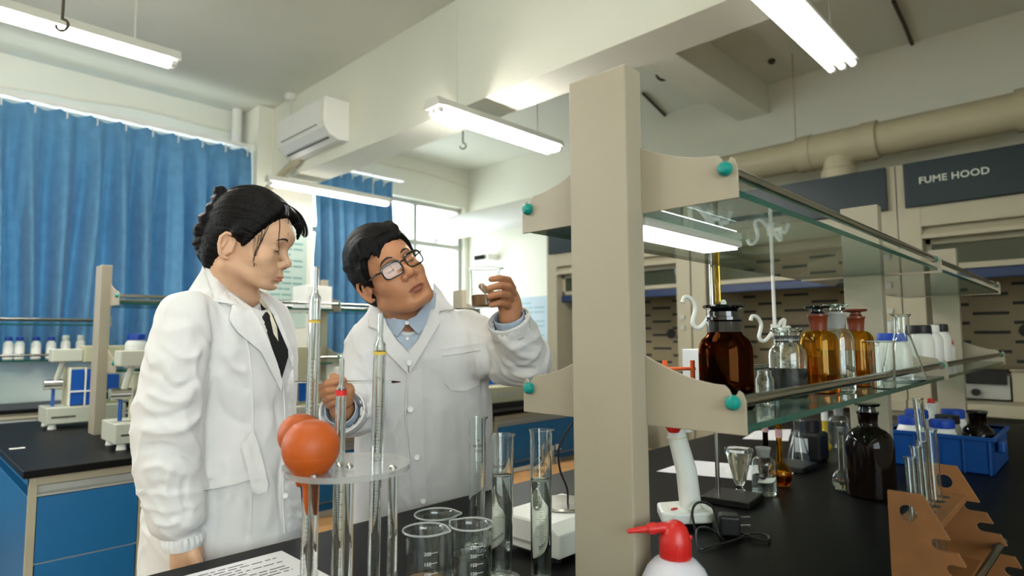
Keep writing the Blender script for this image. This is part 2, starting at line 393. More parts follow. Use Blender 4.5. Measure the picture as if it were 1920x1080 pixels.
# ------------------------------------------------------------------ fume hoods
M_navy = pmat('navy_panel', (11, 33, 38), .4, var=.03)
M_sash = thinmat('smoked_sash_glass', (.30, .34, .24), body=(.10, .11, .06), bodyf=.5)
M_baffle = pmat('baffle_board', (148, 134, 106), .6, var=.03)
M_hoodtop = pmat('hood_interior', (150, 144, 118), .6, var=.03)
def hood(ya, yb, label, text=False):
    """ya > yb: left and right outer edges"""
    xf, xb, zt = 4.4, 5.17, 2.31
    root = thing('fume_hood', label, 'fume hood', (4.8, (ya+yb)/2, 0), 'fume hoods along the end wall')
    w = .075; il, ir = ya-w*1.6, yb+w*1.6
    mb = MB()
    mb.bx(xf, xb, yb, ir, 0, zt); mb.bx(xf, xb, il, ya, 0, zt); mb.bx(xf+.05, xb, ir, il, 1.86, zt)
    mb.bx(xf, xf+.06, ir, il, 1.905, 2.03)
    mb.prism([(0, 0), (.05, 0), (.05, .08), (0, .025)], (xf, il, 1.83), (1, 0, 0), (0, 0, 1), il-ir)
    mb.bx(xb-.02, xb, ir, il, .8, 1.9)
    mb.build('frame', M_cream, root, world=True, bevel=.004)
    MB().bx(xf-.03, xf+.02, yb+.045, ya-.045, 2.03, 2.305).build('sign_panel', M_navy, root, world=True, bevel=.004)
    MB().bx(xf+.1, xf+.115, ir, il, 1.66, 1.86).build('upper_window', M_sash, root, world=True)
    mb = MB(); mb.bx(xf+.09, xf+.13, ir, il, 1.64, 1.675); mb.bx(xf+.09, xf+.13, ir, il, 1.80, 1.85)
    for y in (il-.015, ir+.015): mb.bx(xf+.09, xf+.13, y-.015, y+.015, 1.64, 1.85)
    mb.build('sash_frame', M_cream, root, world=True, bevel=.003)
    MB().bx(xf+.07, xf+.14, ir, il, 1.575, 1.635).build('sash_handle', pmat('navy_bar', (30, 48, 84), .4), root, world=True, bevel=.006)
    MB().bx(xb-.1, xb-.07, ir, il, .85, 1.66).build('baffle', M_baffle, root, world=True)
    mb = MB(); k = 0; y = ir+.02
    while y < il-.08:
        for i in range(5):
            z = 1.0+i*.125+(.0625 if k % 2 else 0); mb.bx(xb-.104, xb-.098, y, min(y+.19, il), z, z+.02)
        y += .21; k += 1
    for i in range(2): mb.lathe([(0, -.001), (.045, 0), (.045, -.01), (0, -.012)], 18, (xb-.1, ir+(il-ir)*(.35+.3*i), 1.27), a=(1, 0, 0))
    mb.build('baffle_slots', M_dark, root, world=True)
    MB().bx(xf-.03, xb-.02, yb, ya, .78, .85).build('counter', M_cream, root, world=True, bevel=.006)
    mid = (ya+yb)/2
    for a, b in ((ya-.05, mid+.005), (mid-.005, yb+.05)):
        d = MB().bx(xf-.02, xf, b, a, .1, .74).build('door', M_cream, root, world=True, bevel=.003)
    for z in (1.12, 1.3, 1.38): MB().bx(xf-.012, xf, yb+.05, yb+.09, z, z+.03).build('service_panel', M_alu, root, world=True)
    if text:
        v, f = text_geo('FUME HOOD', .105, 1.05)
        v *= .345/v[:, 0].max(); M4 = np.array(((0, 0, -1), (-1, 0, 0), (0, 1, 0)))
        MB().add(v @ M4.T+np.array((xf-.032, .785, 2.165)), f).build('lettering', pmat('sign_lettering', (200, 204, 190), .5, var=0), root, world=True)
    return root
hood(3.83, 2.34, 'cream fume hood nearest the window wall, mostly behind the rack post')
hood(2.33, .915, 'middle cream fume hood with blank navy panel, behind the shelf bottles')
hood(.91, -.52, 'cream fume hood whose navy panel reads FUME HOOD', True)
# black hose in the first hood
tag(MB().tube(bez([(4.46, 2.5, 1.24), (4.44, 2.46, 1.24), (4.43, 2.43, 1.2), (4.43, 2.42, 1.14)], 12), .016, 10).build('bent_hose', M_black), 'short black bent hose on the first fume hood beside the rack post', 'hose')
# equipment inside the right hood
r = thing('hot_plate', 'grey instrument with dark display standing on the counter of the lettered fume hood', 'instrument', (4.75, .52, .85))
MB().bx(4.62, 4.9, .44, .66, .86, 1.0).build('body', M_alu, r, world=True, bevel=.006)
MB().bx(4.6, 4.63, .45, .65, .95, 1.03).build('display', M_black, r, world=True)
MB().tube([(4.61, .6, .9), (4.59, .6, .9)], .022, 14).build('knob', M_black, r, world=True)
r = thing('storage_box', 'plain beige box beside the grey instrument in the lettered fume hood', 'box', (4.75, .3, .85))
MB().bx(4.62, 4.88, .34, .43, .851, 1.03).build('body', M_cream, r, world=True, bevel=.004)
MB().bx(4.60, 4.90, .335, .435, 1.03, 1.042).build('lid', M_hoodtop, r, world=True, bevel=.003)
# notice boards
M_notice = pmat('pale_green_notice', (190, 208, 196), .6, var=.02)
M_noticeblue = pmat('pale_blue_notice', (176, 192, 200), .6, var=.02)
M_print = pmat('faint_print', (120, 160, 158), .7, var=.1)
def notice(o, ux, w, h, mat_, label, lines):
    o = np.array(o, float); ux = np.array(ux, float); n = np.cross(ux, (0, 0, 1)); root = thing('notice_board', label, 'notice', o)
    MB().prism([(0, 0), (w, 0), (w, h), (0, h)], o, ux, (0, 0, 1), .008).build('board', mat_, root, world=True, bevel=.002)
    mb = MB()
    for i in range(lines):
        z = h*.88-i*h*.8/lines; L = w*(.84 if i % 3 else .5); x = w*.08 if i % 3 else w*.25
        for q in range(3 if i % 3 else 2):
            a = x+L*q/3; mb.prism([(a, z), (a+L*.29, z), (a+L*.29, z+h*.018), (a, z+h*.018)], o+n*.008, ux, (0, 0, 1), .0015)
    mb.build('printed_lines', M_print, root, world=True)
notice((2.42, 5.498, 1.35), (1, 0, 0), .38, .95, M_notice, 'pale green notice sheet on the pier between the two curtains', 14)
notice((5.188, 5.1, 1.05), (0, -1, 0), .62, .66, M_noticeblue, 'pale blue notice board on the end wall behind the raised hand', 10)
r = thing('wall_speaker', 'small white camera bracket on the end wall beside the bare window', 'camera', (5.1, 5.35, 2.22))
MB().bx(5.02, 5.19, 5.3, 5.42, 2.18, 2.26).build('body', M_white, r, world=True, bevel=.006)
MB().tube([(5.02, 5.36, 2.22), (4.93, 5.45, 2.2)], .03, 12).build('lens', M_black, r, world=True)
# unseen right-wall window added to light the coats, then daylight for all windows
RWA, RWB, RWT = -3.2, .3, .6  # thick wall makes a deep reveal, shaped to keep light off the hoods
mb = MB().bx(XB, XE, YR-RWT, YR, 0, 1.0); mb.bx(XB, XE, YR-RWT, YR, 2.9, H); mb.bx(XB, RWA, YR-RWT, YR, 1.0, 2.9); mb.bx(RWB, XE, YR-RWT, YR, 1.0, 2.9)
struct('wall_right', mb, M_wall)
root = bpy.data.objects.new('window_4', None); COL.objects.link(root); root.location = (RWA, YR-RWT+.08, 1.0); root['kind'] = 'structure'
yw = YR-RWT+.05
mb = MB(); mb.bx(RWA, RWB, yw, yw+.05, 1.0, 1.05); mb.bx(RWA, RWB, yw, yw+.05, 2.85, 2.9)
for x in np.linspace(RWA+.025, RWB-.025, 5): mb.bx(x-.025, x+.025, yw, yw+.05, 1.0, 2.9)
mb.build('frame', M_alu, root, world=True)
MB().bx(RWA+.01, RWB-.01, yw+.02, yw+.024, 1.01, 2.89).build('pane', M_pane, root, world=True)
w = bpy.data.worlds.new('sky'); SC.world = w; w.use_nodes = True; nt = w.node_tree
bg = nt.nodes['Background']; bg.inputs[0].default_value = (.86, .94, 1, 1); bg.inputs[1].default_value = 6.3
for a, b in OPEN:
    L = bpy.data.lights.new('daylight_portal', 'AREA'); L.shape = 'RECTANGLE'; L.size = b-a; L.size_y = HEAD-SILL; L.cycles.is_portal = True
    o = bpy.data.objects.new('daylight_portal', L); COL.objects.link(o); o.location = ((a+b)/2, YL+.16, (SILL+HEAD)/2); o.rotation_euler = (-PI/2, 0, 0)
L = bpy.data.lights.new('daylight_portal', 'AREA'); L.shape = 'RECTANGLE'; L.size = RWB-RWA; L.size_y = 1.9; L.cycles.is_portal = True
o = bpy.data.objects.new('daylight_portal', L); COL.objects.link(o); o.location = ((RWA+RWB)/2, yw-.03, 1.95); o.rotation_euler = (PI/2, 0, 0)
SC.view_settings.view_transform = 'Standard'; SC.view_settings.look = 'None'; SC.view_settings.gamma = 1; SC.view_settings.exposure = .77
SC.view_settings.use_curve_mapping = False
cy = SC.cycles; cy.max_bounces = 12; cy.transparent_max_bounces = 16; cy.transmission_bounces = 10; cy.glossy_bounces = 6; cy.diffuse_bounces = 4
cy.caustics_reflective = False; cy.caustics_refractive = False; cy.use_denoising = True; cy.sample_clamp_indirect = 6
cy.blur_glossy = .5
# ------------------------------------------------------------------ benches
def worktop(x0, x1, y0, y1, label, z=.8):
    o = MB().bx(x0, x1, y0, y1, z-.028, z).build('worktop', M_bench, bevel=.004); tag(o, label, 'worktop'); return o
def cabinet(x0, x1, y0, y1, face, label, drawer=True, zb=.1, legs=False):
    """face -1: fronts look towards -Y ; +1 towards +Y"""
    root = thing('base_cabinet', label, 'cabinet', ((x0+x1)/2, (y0+y1)/2, 0), 'blue laboratory base cabinets')
    yf = y0 if face < 0 else y1; s = face
    mb = MB(); t = .02
    mb.bx(x0, x1, y0+.02, y1-.02, zb, .70); mb.bx(x0, x1, y0+.015, y1-.015, .735, .772)
    mb.build('carcass', M_blue, root, world=True, bevel=.002)
    for x in (x0+.012, x1-.012):
        for y in (y0+.012, y1-.012): MB().bx(x-.012, x+.012, y-.012, y+.012, 0, .772).build('frame_post', M_cream, root, world=True, bevel=.002)
    MB().bx(x0, x1, yf-.002*s, yf-.03*s, .738, .772).build('front_rail', M_cream, root, world=True, bevel=.002)
    MB().prism([(0, 0), (.022, 0), (.022, .006), (.006, .012), (.006, .034), (0, .034)], (x0+.024 if s > 0 else x1-.024, yf-.022*s, .70), (0, s, 0), (0, 0, 1), x1-x0-.048).build('grip_rail', M_alu, root, world=True)
    def front(nm, a, b, z0, z1):
        d = MB().bx(a, b, yf, yf-.018*s, z0, z1).build(nm, M_blue, root, world=True, bevel=.002); return d
    zd = .47
    front('drawer', x0+.026, x1-.026, zd+.004, .697)
    if zb < .4:
        n = 1 if x1-x0 < .6 else 2
        for k in range(n):
            a = x0+.026+(x1-x0-.052)*k/n; b = x0+.026+(x1-x0-.052)*(k+1)/n
            front('door', a+.002, b-.002, zb+.01, zd)
    mb = MB().bx(x0+.02, x1-.02, yf-.004*s, yf-.012*s, zd, zd+.004)
    mb.build('divider_strip', M_alu, root, world=True)
    return root
# island the people stand behind
worktop(.3, 3.95, -.2, 1.32, 'long black worktop carrying the reagent rack and glassware, nearest the camera')
xs = [.36, 1.24, 2.12, 3.0, 3.9]
for k, t in enumerate(('first blue cabinet under the near end of the reagent rack bench', 'second blue cabinet under the reagent rack bench', 'third blue cabinet under the reagent rack bench', 'last blue cabinet of the reagent rack bench, nearest the fume hoods')):
    cabinet(xs[k], xs[k+1]-.01, .58, 1.28, 1, t)
# the bench behind the people
worktop(.352, 4.15, 2.65, 4.25, 'black worktop with two testing machines, behind the woman')
cabinet(.375, .735, 2.69, 4.21, -1, 'blue cabinet at the near end of the bench behind the woman')
for k, (a, b) in enumerate(((.84, 1.7), (1.72, 2.58), (2.6, 3.46), (3.48, 4.1))):
    cabinet(a, b, 2.69, 4.21, -1, ('blue hung cabinet behind the woman, beside the open leg gap', 'blue hung cabinet seen between the woman and the man', 'blue hung cabinet behind the man and the measuring cylinders', 'blue hung cabinet nearest the fume hoods, left of the rack post')[k], zb=.43)
# light switch boxes / hooks on those cabinets
MBk = MB
for (px, py, n) in ((1045, 838, 'upper'), (1045, 862, 'lower')):
    P = on('y', 2.68, px, py); r = thing('wall_hook', n+' white clip on the blue cabinet right of the cylinders', 'hook', P)
    MB().box((0, 0, 0), (.03, .018, .035)).box((0, -.014, -.012), (.026, .02, .01)).build('clip', M_white, r, bevel=.003)
P = on('y', 2.66, 1030, 852); r = thing('socket_box', 'grey power socket box on the blue cabinet right of the cylinders', 'socket', P)
MB().box((0, 0, -.01), (.05, .04, .13)).build('housing', M_alu, r, bevel=.003); MB().box((0, -.021, .04), (.036, .006, .03)).build('socket_face', M_ivory, r, bevel=.002)
# low wooden bench in the aisle
M_wood = pmat('pale_wood', (166, 124, 76), .5, var=.12, scale=14)
r = thing('wooden_bench', 'low tan wooden bench in the aisle below the blue cabinets', 'bench', (2.6, 2.5, 0))
MB().bx(1.25, 4.0, 2.34, 2.66, .385, .42).build('seat', M_wood, r, world=True, bevel=.004)
for x in (1.35, 2.6, 3.9): MB().bx(x-.02, x+.02, 2.38, 2.62, 0, .385).build('leg', M_wood, r, world=True, bevel=.003)
# bench under the window
o = MB().bx(-3.2, 2.2, 5.02, 5.56, .773, .8).build('worktop', M_bench, bevel=.004); tag(o, 'narrow worktop along the wall under the long blue curtain', 'worktop')
xs = [-3.2, -2.1, -1.0, .1, 1.15, 2.2]
for k in range(5):
    cabinet(xs[k], xs[k+1]-.01, 5.04, 5.54, -1, ('blue cabinet at the far end of the window bench, behind the photographer', 'blue cabinet of the window bench, second from the far end', 'blue cabinet in the middle of the window bench', 'blue cabinet of the window bench, left of the testing machines', 'blue cabinet of the window bench, beside the pier')[k])
# ------------------------------------------------------------------ reagent racks
M_shelf = thinmat('shelf_glass', (.83, .96, .92), ior=1.52, rough=.015, body=(.03, .25, .20), bodyf=.13)
M_edge = pmat('green_glass_edge', (8, 74, 62), .12, var=.1, spec=.6)
M_led = emat('led_panel', (1, .99, .98), 3.5)
def bracket_poly(sgn, yo, yp, zb, zp):
    """closed (y,z) outline of one wing; sgn -1 right wing (towards -Y)"""
    d = lambda t: yo+(yp-yo)*t          # t 0 outer edge .. 1 at the post
    P = [(yp, zb), (yo, zb), (yo, zb+.045), (d(.025), zb+.056), (d(.06), zb+.060), (d(.085), zb+.053), (d(.13), zb+.053), (d(.15), zb+.060), (d(.19), zb+.066)]
    for i in range(1, 9):
        t = i/8; P.append((d(.19+.81*t), zb+.066+(zp-.066)*(t**1.7)))
    return P
def rack(xps, y0, y1, yc, zt, zlo, zup, label, lamp_=False, base=.8, detail=True):
    root = thing('reagent_rack', label, 'rack', (xps[0], yc, base))
    for i, x in enumerate(xps):
        MB().bx(x, x+.045, yc-.055, yc+.055, base, zt).build('post', M_post, root, world=True, bevel=.0022)
        for zb in (zlo, zup):
            for (yo, yp) in ((y0, yc-.055), (y1, yc+.055)):
                pl = bracket_poly(0, yo, yp, zb, .105)
                xb = x+.04
                b = MB().prism(pl, (xb, 0, 0), (0, 1, 0), (0, 0, 1), .004).build('bracket', M_post, root, world=True, bevel=.0009)
                kx = xb-.004
                yk = yo+(yp-yo)*.11; zk = zb+.043
                k = MB().lathe([(0, -.009), (.0065, -.0075), (.0098, -.003), (.0105, .001), (.0105, .004), (0, .004)], 20, (kx, yk, zk), a=(1, 0, 0)).build('cap', M_teal, root, world=True)
                me = k.data; k.parent = b
    for i in range(len(xps)-1):
        xa, xb = xps[i]+.045, xps[i+1]+.04
        for zb in (zlo, zup):
            for yo, yp in ((y0, yc-.055), (y1, yc+.055)):
                yk = yo+(yp-yo)*.11
                MB().tube([(xa, yk, zb+.043), (xb, yk, zb+.043)], .0085, 14).build('rail', M_rail, root, world=True)
            e = .004; za, zb2 = zb+.003, zb+.013
            g = MB().bx(xa, xb-.042, y0+e, y1-e, za, zb2)
            g.mi = [0, 0, 1, 1, 1, 1]; g.build('glass_shelf', [M_shelf, M_edge], root, world=True)
    if lamp_:
        MB().bx(xps[0]+.07, xps[0]+.43, yc-.045, yc+.045, zup-.012, zup+.002).build('under_shelf_lamp', M_white, root, world=True, bevel=.004)
        MB().prism([(-.036, -.004), (.036, -.004), (.036, 0), (-.036, 0)], (xps[0]+.075, yc, zup-.0125), (0, 1, 0), (0, 0, 1), .35).build('light_panel', M_led, root, world=True, bevel=.001)
    return root
rack([.775, 2.205, 3.6], .357, .768, .567, 1.662, 1.107, 1.432, 'large beige reagent rack with two glass shelves standing in the middle of the near bench', lamp_=True)
rack([.70, 1.83, 2.95], 3.24, 3.66, 3.45, 1.595, 1.09, 1.40, 'beige reagent rack with glass shelves on the bench behind the woman')
rack([-2.6, -1.1, 1.06], 4.99, 5.33, 5.16, 1.45, 1.10, 1.335, 'low reagent rack with glass shelves on the window bench at left, under the curtain')
# ------------------------------------------------------------------ testing machines
M_mach = pmat('grey_green_enamel', (176, 172, 142), .45, var=.03)
M_machl = pmat('light_grey_enamel', (186, 186, 170), .4, var=.03)
M_bluep = pmat('clear_blue_panel', (20, 78, 160), .25, var=.05)
M_chrome = pmat('chrome', (200, 200, 196), .15, metal=1, var=.03)
def machine(loc, label):
    r = thing('testing_machine', label, 'testing machine', loc, 'enamelled testing machines on the bench behind the woman')
    MB().bx(0, .34, 0, .225, .025, .105).build('base', M_machl, r, bevel=.004)
    for x in (.03, .31):
        for y in (.03, .2): MB().lathe([(0, 0), (.019, 0), (.015, .026), (0, .026)], 14, (x, y, 0)).build('foot', M_white, r)
    MB().bx(.09, .33, .06, .2, .105, .30).build('housing', M_mach, r, bevel=.004)
    for k, x in enumerate((.10, .165)): MB().bx(x, x+.055, .038, .052, .11, .29).build('panel', M_bluep, r, bevel=.002)
    mb = MB()
    for x in (.092, .158, .224): mb.bx(x, x+.006, .034, .056, .106, .3)
    mb.bx(.092, .23, .034, .056, .175, .183); mb.build('panel_frame', M_white, r)
    MB().bx(.235, .315, .052, .062, .18, .26).build('display', M_bluep, r, bevel=.002)
    for x in (.24, .28): MB().bx(x, x+.032, .052, .062, .13, .165).build('button', M_black, r, bevel=.002)
    MB().tube([(.0, .115, .215), (.075, .115, .215)], .026, 18).build('drum', M_chrome, r)
    MB().tube([(.04, .115, .105), (.04, .115, .2)], .008, 10).build('spindle', M_bluep, r)
    MB().tube([(.05, .11, .235), (.085, .105, .37)], .013, 10).build('arm_rod', M_machl, r)
    MB().bx(.02, .15, .06, .16, .33, .395).build('beam_head', M_machl, r, bevel=.005)
    MB().bx(.15, .52, .04, .17, .325, .41).build('beam', M_mach, r, bevel=.005)
    MB().bx(.02, .12, -.0015, .0, .055, .063).build('name_strip', M_iron, r)
    return r
m2 = machine((.66, 2.845, .8), 'testing machine with blue clear panels, right beside the woman')
dup(m2, (.575, 3.755, .8), 'testing machine left of the beige rack post, farther from the woman')
tag(MB().box((.403, 3.22, .801), (.05, .03, .001)).build('paper_scrap', M_white), 'tiny white paper scrap on the bare black worktop at left', 'paper')
# instruments at the right of that bench
P = on('z', .8, 955, 772)
r = thing('instrument', 'beige instrument with grey lettering strip, seen right of the man under the shelf bracket', 'instrument', (2.6, 2.85, .8))
MB().bx(2.4, 3.2, 2.78, 3.1, .83, .935).build('body', M_mach, r, world=True, bevel=.008)
MB().bx(2.45, 3.15, 2.8, 3.08, .8, .83).build('plinth', M_dark, r, world=True, bevel=.004)
mb = MB()
for k in range(8): mb.bx(2.56+k*.045, 2.59+k*.045, 2.778, 2.781, .87, .895)
mb.build('faint_marks', M_alu, r, world=True)
r = thing('instrument', 'dark blue instrument with white frame just behind the raised elbow', 'instrument', (2.75, 3.0, .935))
MB().bx(2.55, 2.95, 2.9, 3.08, .936, 1.1).build('body', M_bluep, r, world=True, bevel=.006)
MB().bx(2.53, 2.56, 2.89, 3.09, .936, 1.12).build('side_frame', M_white, r, world=True, bevel=.004)
r = thing('instrument', 'cream box instrument on the back bench between the woman and the man', 'instrument', (1.55, 3.0, .8))
MB().bx(1.35, 1.62, 2.95, 3.2, .8, .9).build('base', M_machl, r, world=True, bevel=.005)
MB().bx(1.45, 1.62, 3.0, 3.2, .9, 1.2).build('tower', M_mach, r, world=True, bevel=.005)
MB().bx(1.5, 1.545, 2.99, 3.0, .92, 1.02).build('screen', M_bluep, r, world=True)
r = thing('instrument', 'white tower instrument standing behind the man’s right hand'.replace('’', "'"), 'instrument', (1.85, 3.0, .8))
MB().bx(1.72, 2.05, 2.9, 3.2, .8, .88).build('base', M_machl, r, world=True, bevel=.005)
MB().bx(1.8, 1.98, 2.98, 3.18, .88, 1.08).build('tower', M_white, r, world=True, bevel=.005)
r = thing('storage_box', 'white box standing on the upper shelf of the back rack, behind the tall pipette', 'box', (1.72, 3.4, 1.413))
MB().bx(1.66, 1.82, 3.25, 3.42, 1.414, 1.545).build('body', M_white, r, world=True, bevel=.004)
# ------------------------------------------------------------------ glassware
G = glassmat('clear_glass', (.97, .985, .975))
G_rim = pmat('rim_highlight_glass', (228, 232, 228), .08, var=0, trans=.6, ior=1.5)  # highlight put into the colour: near-white rim stands in for lamp glints
G_rod = glassmat('rod_glass', (.95, .97, .96), 1.48)
G_water = glassmat('water', (.96, .975, .96), 1.33)
G_amber = glassmat('amber_glass', (.87, .67, .24), 1.47)
G_brown = glassmat('dark_brown_glass', (.34, .12, .03), 1.47)
G_amberliq = glassmat('amber_liquid', (.88, .66, .36), 1.34)
G_neck = pmat('red_brown_ground_glass', (104, 42, 16), .35, var=.1)
M_frost = pmat('frosted_ground_glass', (208, 208, 204), .5, var=.05, trans=.6, ior=1.3)
M_darkliq = pmat('dark_violet_liquid', (9, 5, 10), .4, var=.1)
M_brownliq = pmat('muddy_water', (120, 82, 38), .2, var=.12, scale=30)
M_soil = pmat('soil_sediment', (132, 108, 80), .8, var=.15, scale=60)
M_dkbrown = pmat('opaque_brown_bottle', (15, 8, 5), .07, var=.1, spec=.25)
M_gblk = pmat('black_glass_stopper', (12, 10, 10), .08, var=.1, coat=.8)
M_ink = pmat('printed_scale', (70, 40, 28), .6, var=.1)
M_inkw = pmat('white_print', (220, 220, 215), .6, var=.05)
M_inkk = pmat('black_print', (20, 18, 18), .6, var=.05)
M_red = pmat('red_plastic', (196, 34, 30), .35, var=.05)
M_bluecap = pmat('blue_plastic_cap', (18, 66, 168), .4, var=.05)
M_blackcap = pmat('black_plastic_cap', (20, 20, 22), .45, var=.05)
M_hdpe = pmat('milky_plastic', (226, 224, 218), .4, var=.02, subs=.2)
M_rubber = pmat('orange_rubber', (182, 82, 22), .5, var=.06, scale=30)
M_orange = pmat('orange_plastic', (238, 104, 44), .4, var=.05)
M_paper = pmat('white_paper', (222, 221, 222), .7, var=.02)
M_label = pmat('pink_label', (206, 160, 160), .7, var=.05)
M_acryl = thinmat('acrylic_disc', (.88, .89, .87), body=(.62, .62, .60), bodyf=.36, rough=.15)
G_thin = thinmat('thin_clear_glass', (.965, .975, .97), ior=1.5, rough=.01)
def place(px, yb, R, z):
    P = on('z', z, px, yb); d = np.array([P[0], P[1], 0]); d /= np.linalg.norm(d); c = P+d*R; c[2] = z; return c
SH = 1.1201
def shelf(px, yb, R): c = place(px, yb, R, 1.1135); c[2] = SH; return c
BN = .8001
def narrow_bottle(name, label, c, R, Hb, glass, neck, stop, liquid=None, level=0, lmat=None, stopr=.026, group=None, nr=.0165):
    r = thing(name, label, 'bottle', c, group)
    sh, nk, top = Hb*.56, Hb*.71, Hb*.885
    out = [(0, 0), (R-.004, 0), (R, .004), (R, sh)]
    for i in range(1, 9):
        a = i/8*PI/2; out.append((nr+(R-nr)*math.cos(a), sh+(nk-sh)*math.sin(a)*.95))
    out += [(nr, nk)]
    MB().lathe(shell(out, .0022), 40).build('body', glass, r)
    nkp = [(nr, nk-.001), (nr*1.05, nk+.01), (nr*1.15, top-.006), (nr*1.25, top-.004), (nr*1.25, top), (nr*.85, top), (nr*.75, nk-.001), (nr, nk-.001)]
    MB().lathe(nkp, 32).build('neck', neck, r)
    if stop:
        s = [(0, top-.004), (nr*.8, top-.004), (nr*.86, top+.003), (nr*.7, top+.006), (nr*.7, top+.010), (stopr*.92, top+.0125), (stopr, top+.0155), (stopr*.96, top+.018), (0, top+.0185)]
        MB().lathe(s, 32).build('stopper', stop, r)
    if lmat: MB().lathe([(0, .0025), (R-.0015, .0025), (R-.0013, level-.0005), (R-.004, level), (0, level)], 40).build('liquid', lmat, r)
    return r
# --- upper items on the lower shelf of the big rack, from the near post
c = shelf(1364, 779, .044)
r = thing('reagent_bottle', 'dark brown wide-mouth bottle with black stopper, nearest the rack post on the shelf', 'bottle', c)
out = [(0, 0), (.04, 0), (.044, .005), (.044, .092), (.043, .104), (.038, .115), (.03, .122), (.0265, .128)]
MB().lathe(shell(out, .0025), 44).build('body', G_brown, r)
MB().lathe([(0, .003), (.0418, .003), (.0418, .088), (0, .088)], 40).build('liquid', glassmat('cola_liquid', (.42, .14, .05), 1.34), r)
MB().lathe([(.0265, .127), (.0275, .145), (.0305, .148), (.0305, .153), (.026, .154), (.022, .127), (.0265, .127)], 36).build('neck', M_gblk, r)
MB().lathe([(0, .15), (.0255, .15), (.0255, .162), (.022, .165), (.033, .168), (.0352, .171), (.034, .1735), (0, .1745)], 36).build('stopper', M_gblk, r)
c = shelf(1436, 768, .0155)
r = thing('weighing_bottle', 'tiny clear glass jar squeezed between the dark brown bottle and the violet jar', 'jar', c)
MB().lathe(shell([(0, 0), (.0145, 0), (.0155, .002), (.0155, .045), (.012, .052), (.012, .06)], .0016), 28).build('body', G, r)
c = shelf(1480, 754, .0355)
r = thing('reagent_jar', 'clear open wide-mouth jar half full of dark violet liquid', 'jar', c)
out = [(0, 0), (.033, 0), (.0357, .004), (.0357, .082), (.034, .092), (.029, .1), (.0245, .105), (.0235, .112), (.0255, .128), (.031, .132), (.0315, .135), (.03, .137)]
MB().lathe(shell(out, .0022), 44).build('body', G, r)
MB().lathe([(0, .003), (.0344, .003), (.0344, .0575), (.0335, .058), (0, .058)], 40).build('liquid', M_darkliq, r)
MB().lathe([(.0232, .108), (.0246, .122), (.0225, .122), (.0215, .108), (.0232, .108)], 32).build('frosted_neck', M_frost, r)
narrow_bottle('reagent_bottle', 'amber narrow-neck bottle with dark flat stopper, right behind the violet jar', shelf(1540, 746, .0375), .0372, .188, G_amber, G_neck, M_gblk, 1, .075, G_amberliq)
narrow_bottle('reagent_bottle', 'clear narrow-neck bottle with glass stopper between the two amber bottles', shelf(1574, 742, .034), .034, .194, G, M_frost, G, 1, .09, G_water)
narrow_bottle('reagent_bottle', 'amber narrow-neck bottle farther along the shelf, beside the tall clear beaker', shelf(1611, 732, .036), .0365, .188, G_amber, G_neck, G_neck, 1, .085, G_amberliq)
def flask(label, c, R, Hh, nr, name='conical_flask', water=0):
    r = thing(name, label, 'flask', c)
    nk = Hh*.72
    out = [(0, 0), (R-.006, 0), (R, .005), (R-.002, .014)]
    for i in range(1, 7):
        t = i/6; out.append((R-.002+(nr-R+.002)*t, .014+(nk-.014)*t))
    out += [(nr, nk+.012), (nr, Hh-.008), (nr+.006, Hh-.001), (nr+.0055, Hh)]
    MB().lathe(shell(out, .0018), 40).build('body', G, r)
    if water: MB().lathe([(0, .004), (R-.003, .004), (R-.004, .012), (R-.002-(R-nr)*(water/nk), water), (0, water)], 36).build('liquid', G_water, r)
    return r
def beaker(label, c, R, Hh, spout=0, liquid=None, level=0, name='beaker', parts=None, t=.0016, glass=None, lip=.0045):
    r = thing(name, label, 'beaker', c)
    n = 56; prof = shell([(0, 0), (R-.006, 0), (R-.0015, .002), (R, .007), (R, Hh-.012), (R+.001, Hh-.005), (R+lip, Hh-.0005), (R+lip-.0005, Hh)], t)
    mb = MB().lathe(prof, n)
    v = np.array(mb.v); a = np.arctan2(v[:, 1], v[:, 0]); da = (a-spout+PI) % (2*PI)-PI
    w = np.exp(-(da/.22)**2)*np.clip((v[:, 2]-(Hh-.02))/.02, 0, 1); k = 1+w*.16
    v[:, 0] *= k; v[:, 1] *= k; mb.v = [tuple(p) for p in v]
    mb.build('body', glass or G, r)
    zr = Hh-.0005; rim = []
    for i in range(72):
        a = 2*PI*i/72; da = (a-spout+PI) % (2*PI)-PI; k = 1+.16*math.exp(-(da/.22)**2); rim.append(((R+lip-.0008)*k*math.cos(a), (R+lip-.0008)*k*math.sin(a), zr))
    MB().tube(rim, .0017, 8, closed=True).build('rim', G_rim, r)
    if liquid: MB().lathe([(0, .003), (R-.006, .003), (R-.0008, .007), (R-.0008, level-.0008), (R-.003, level), (0, level-.0003)], 48).build('contents', liquid, r)
    return r
def wrap(v, R, ang, z0, out=.0006):
    """lay a flat (x, y) drawing on an upright cylinder; x runs to the right as seen from outside"""
    a = ang+v[:, 0]/R; rr = R+out+v[:, 2]
    return np.stack([rr*np.cos(a), rr*np.sin(a), z0+v[:, 1]], 1)
def camang(c): return math.atan2(CAM[1]-c[1], CAM[0]-c[0])
def printed(r, R, ang, rows, mat_, name='printed_scale', mirror=False):
    """rows: (text, size, x, z)"""
    mb = MB()
    for tx, sz, x, z in rows:
        v, f = text_geo(tx, sz, 1.0, extrude=.0001, offset=.0)
        v[:, 0] -= v[:, 0].max()/2
        if mirror: v[:, 0] *= -1; f = [tuple(reversed(q)) for q in f]
        v[:, 0] += x; mb.add(wrap(v, R, ang, z), f)
    return mb
c = shelf(1667, 736, .027)+np.array((.0, .012, 0))
beaker('tall clear beaker on the shelf just right of the farther amber bottle', c, .027, .108, PI, t=.0015, lip=.002)
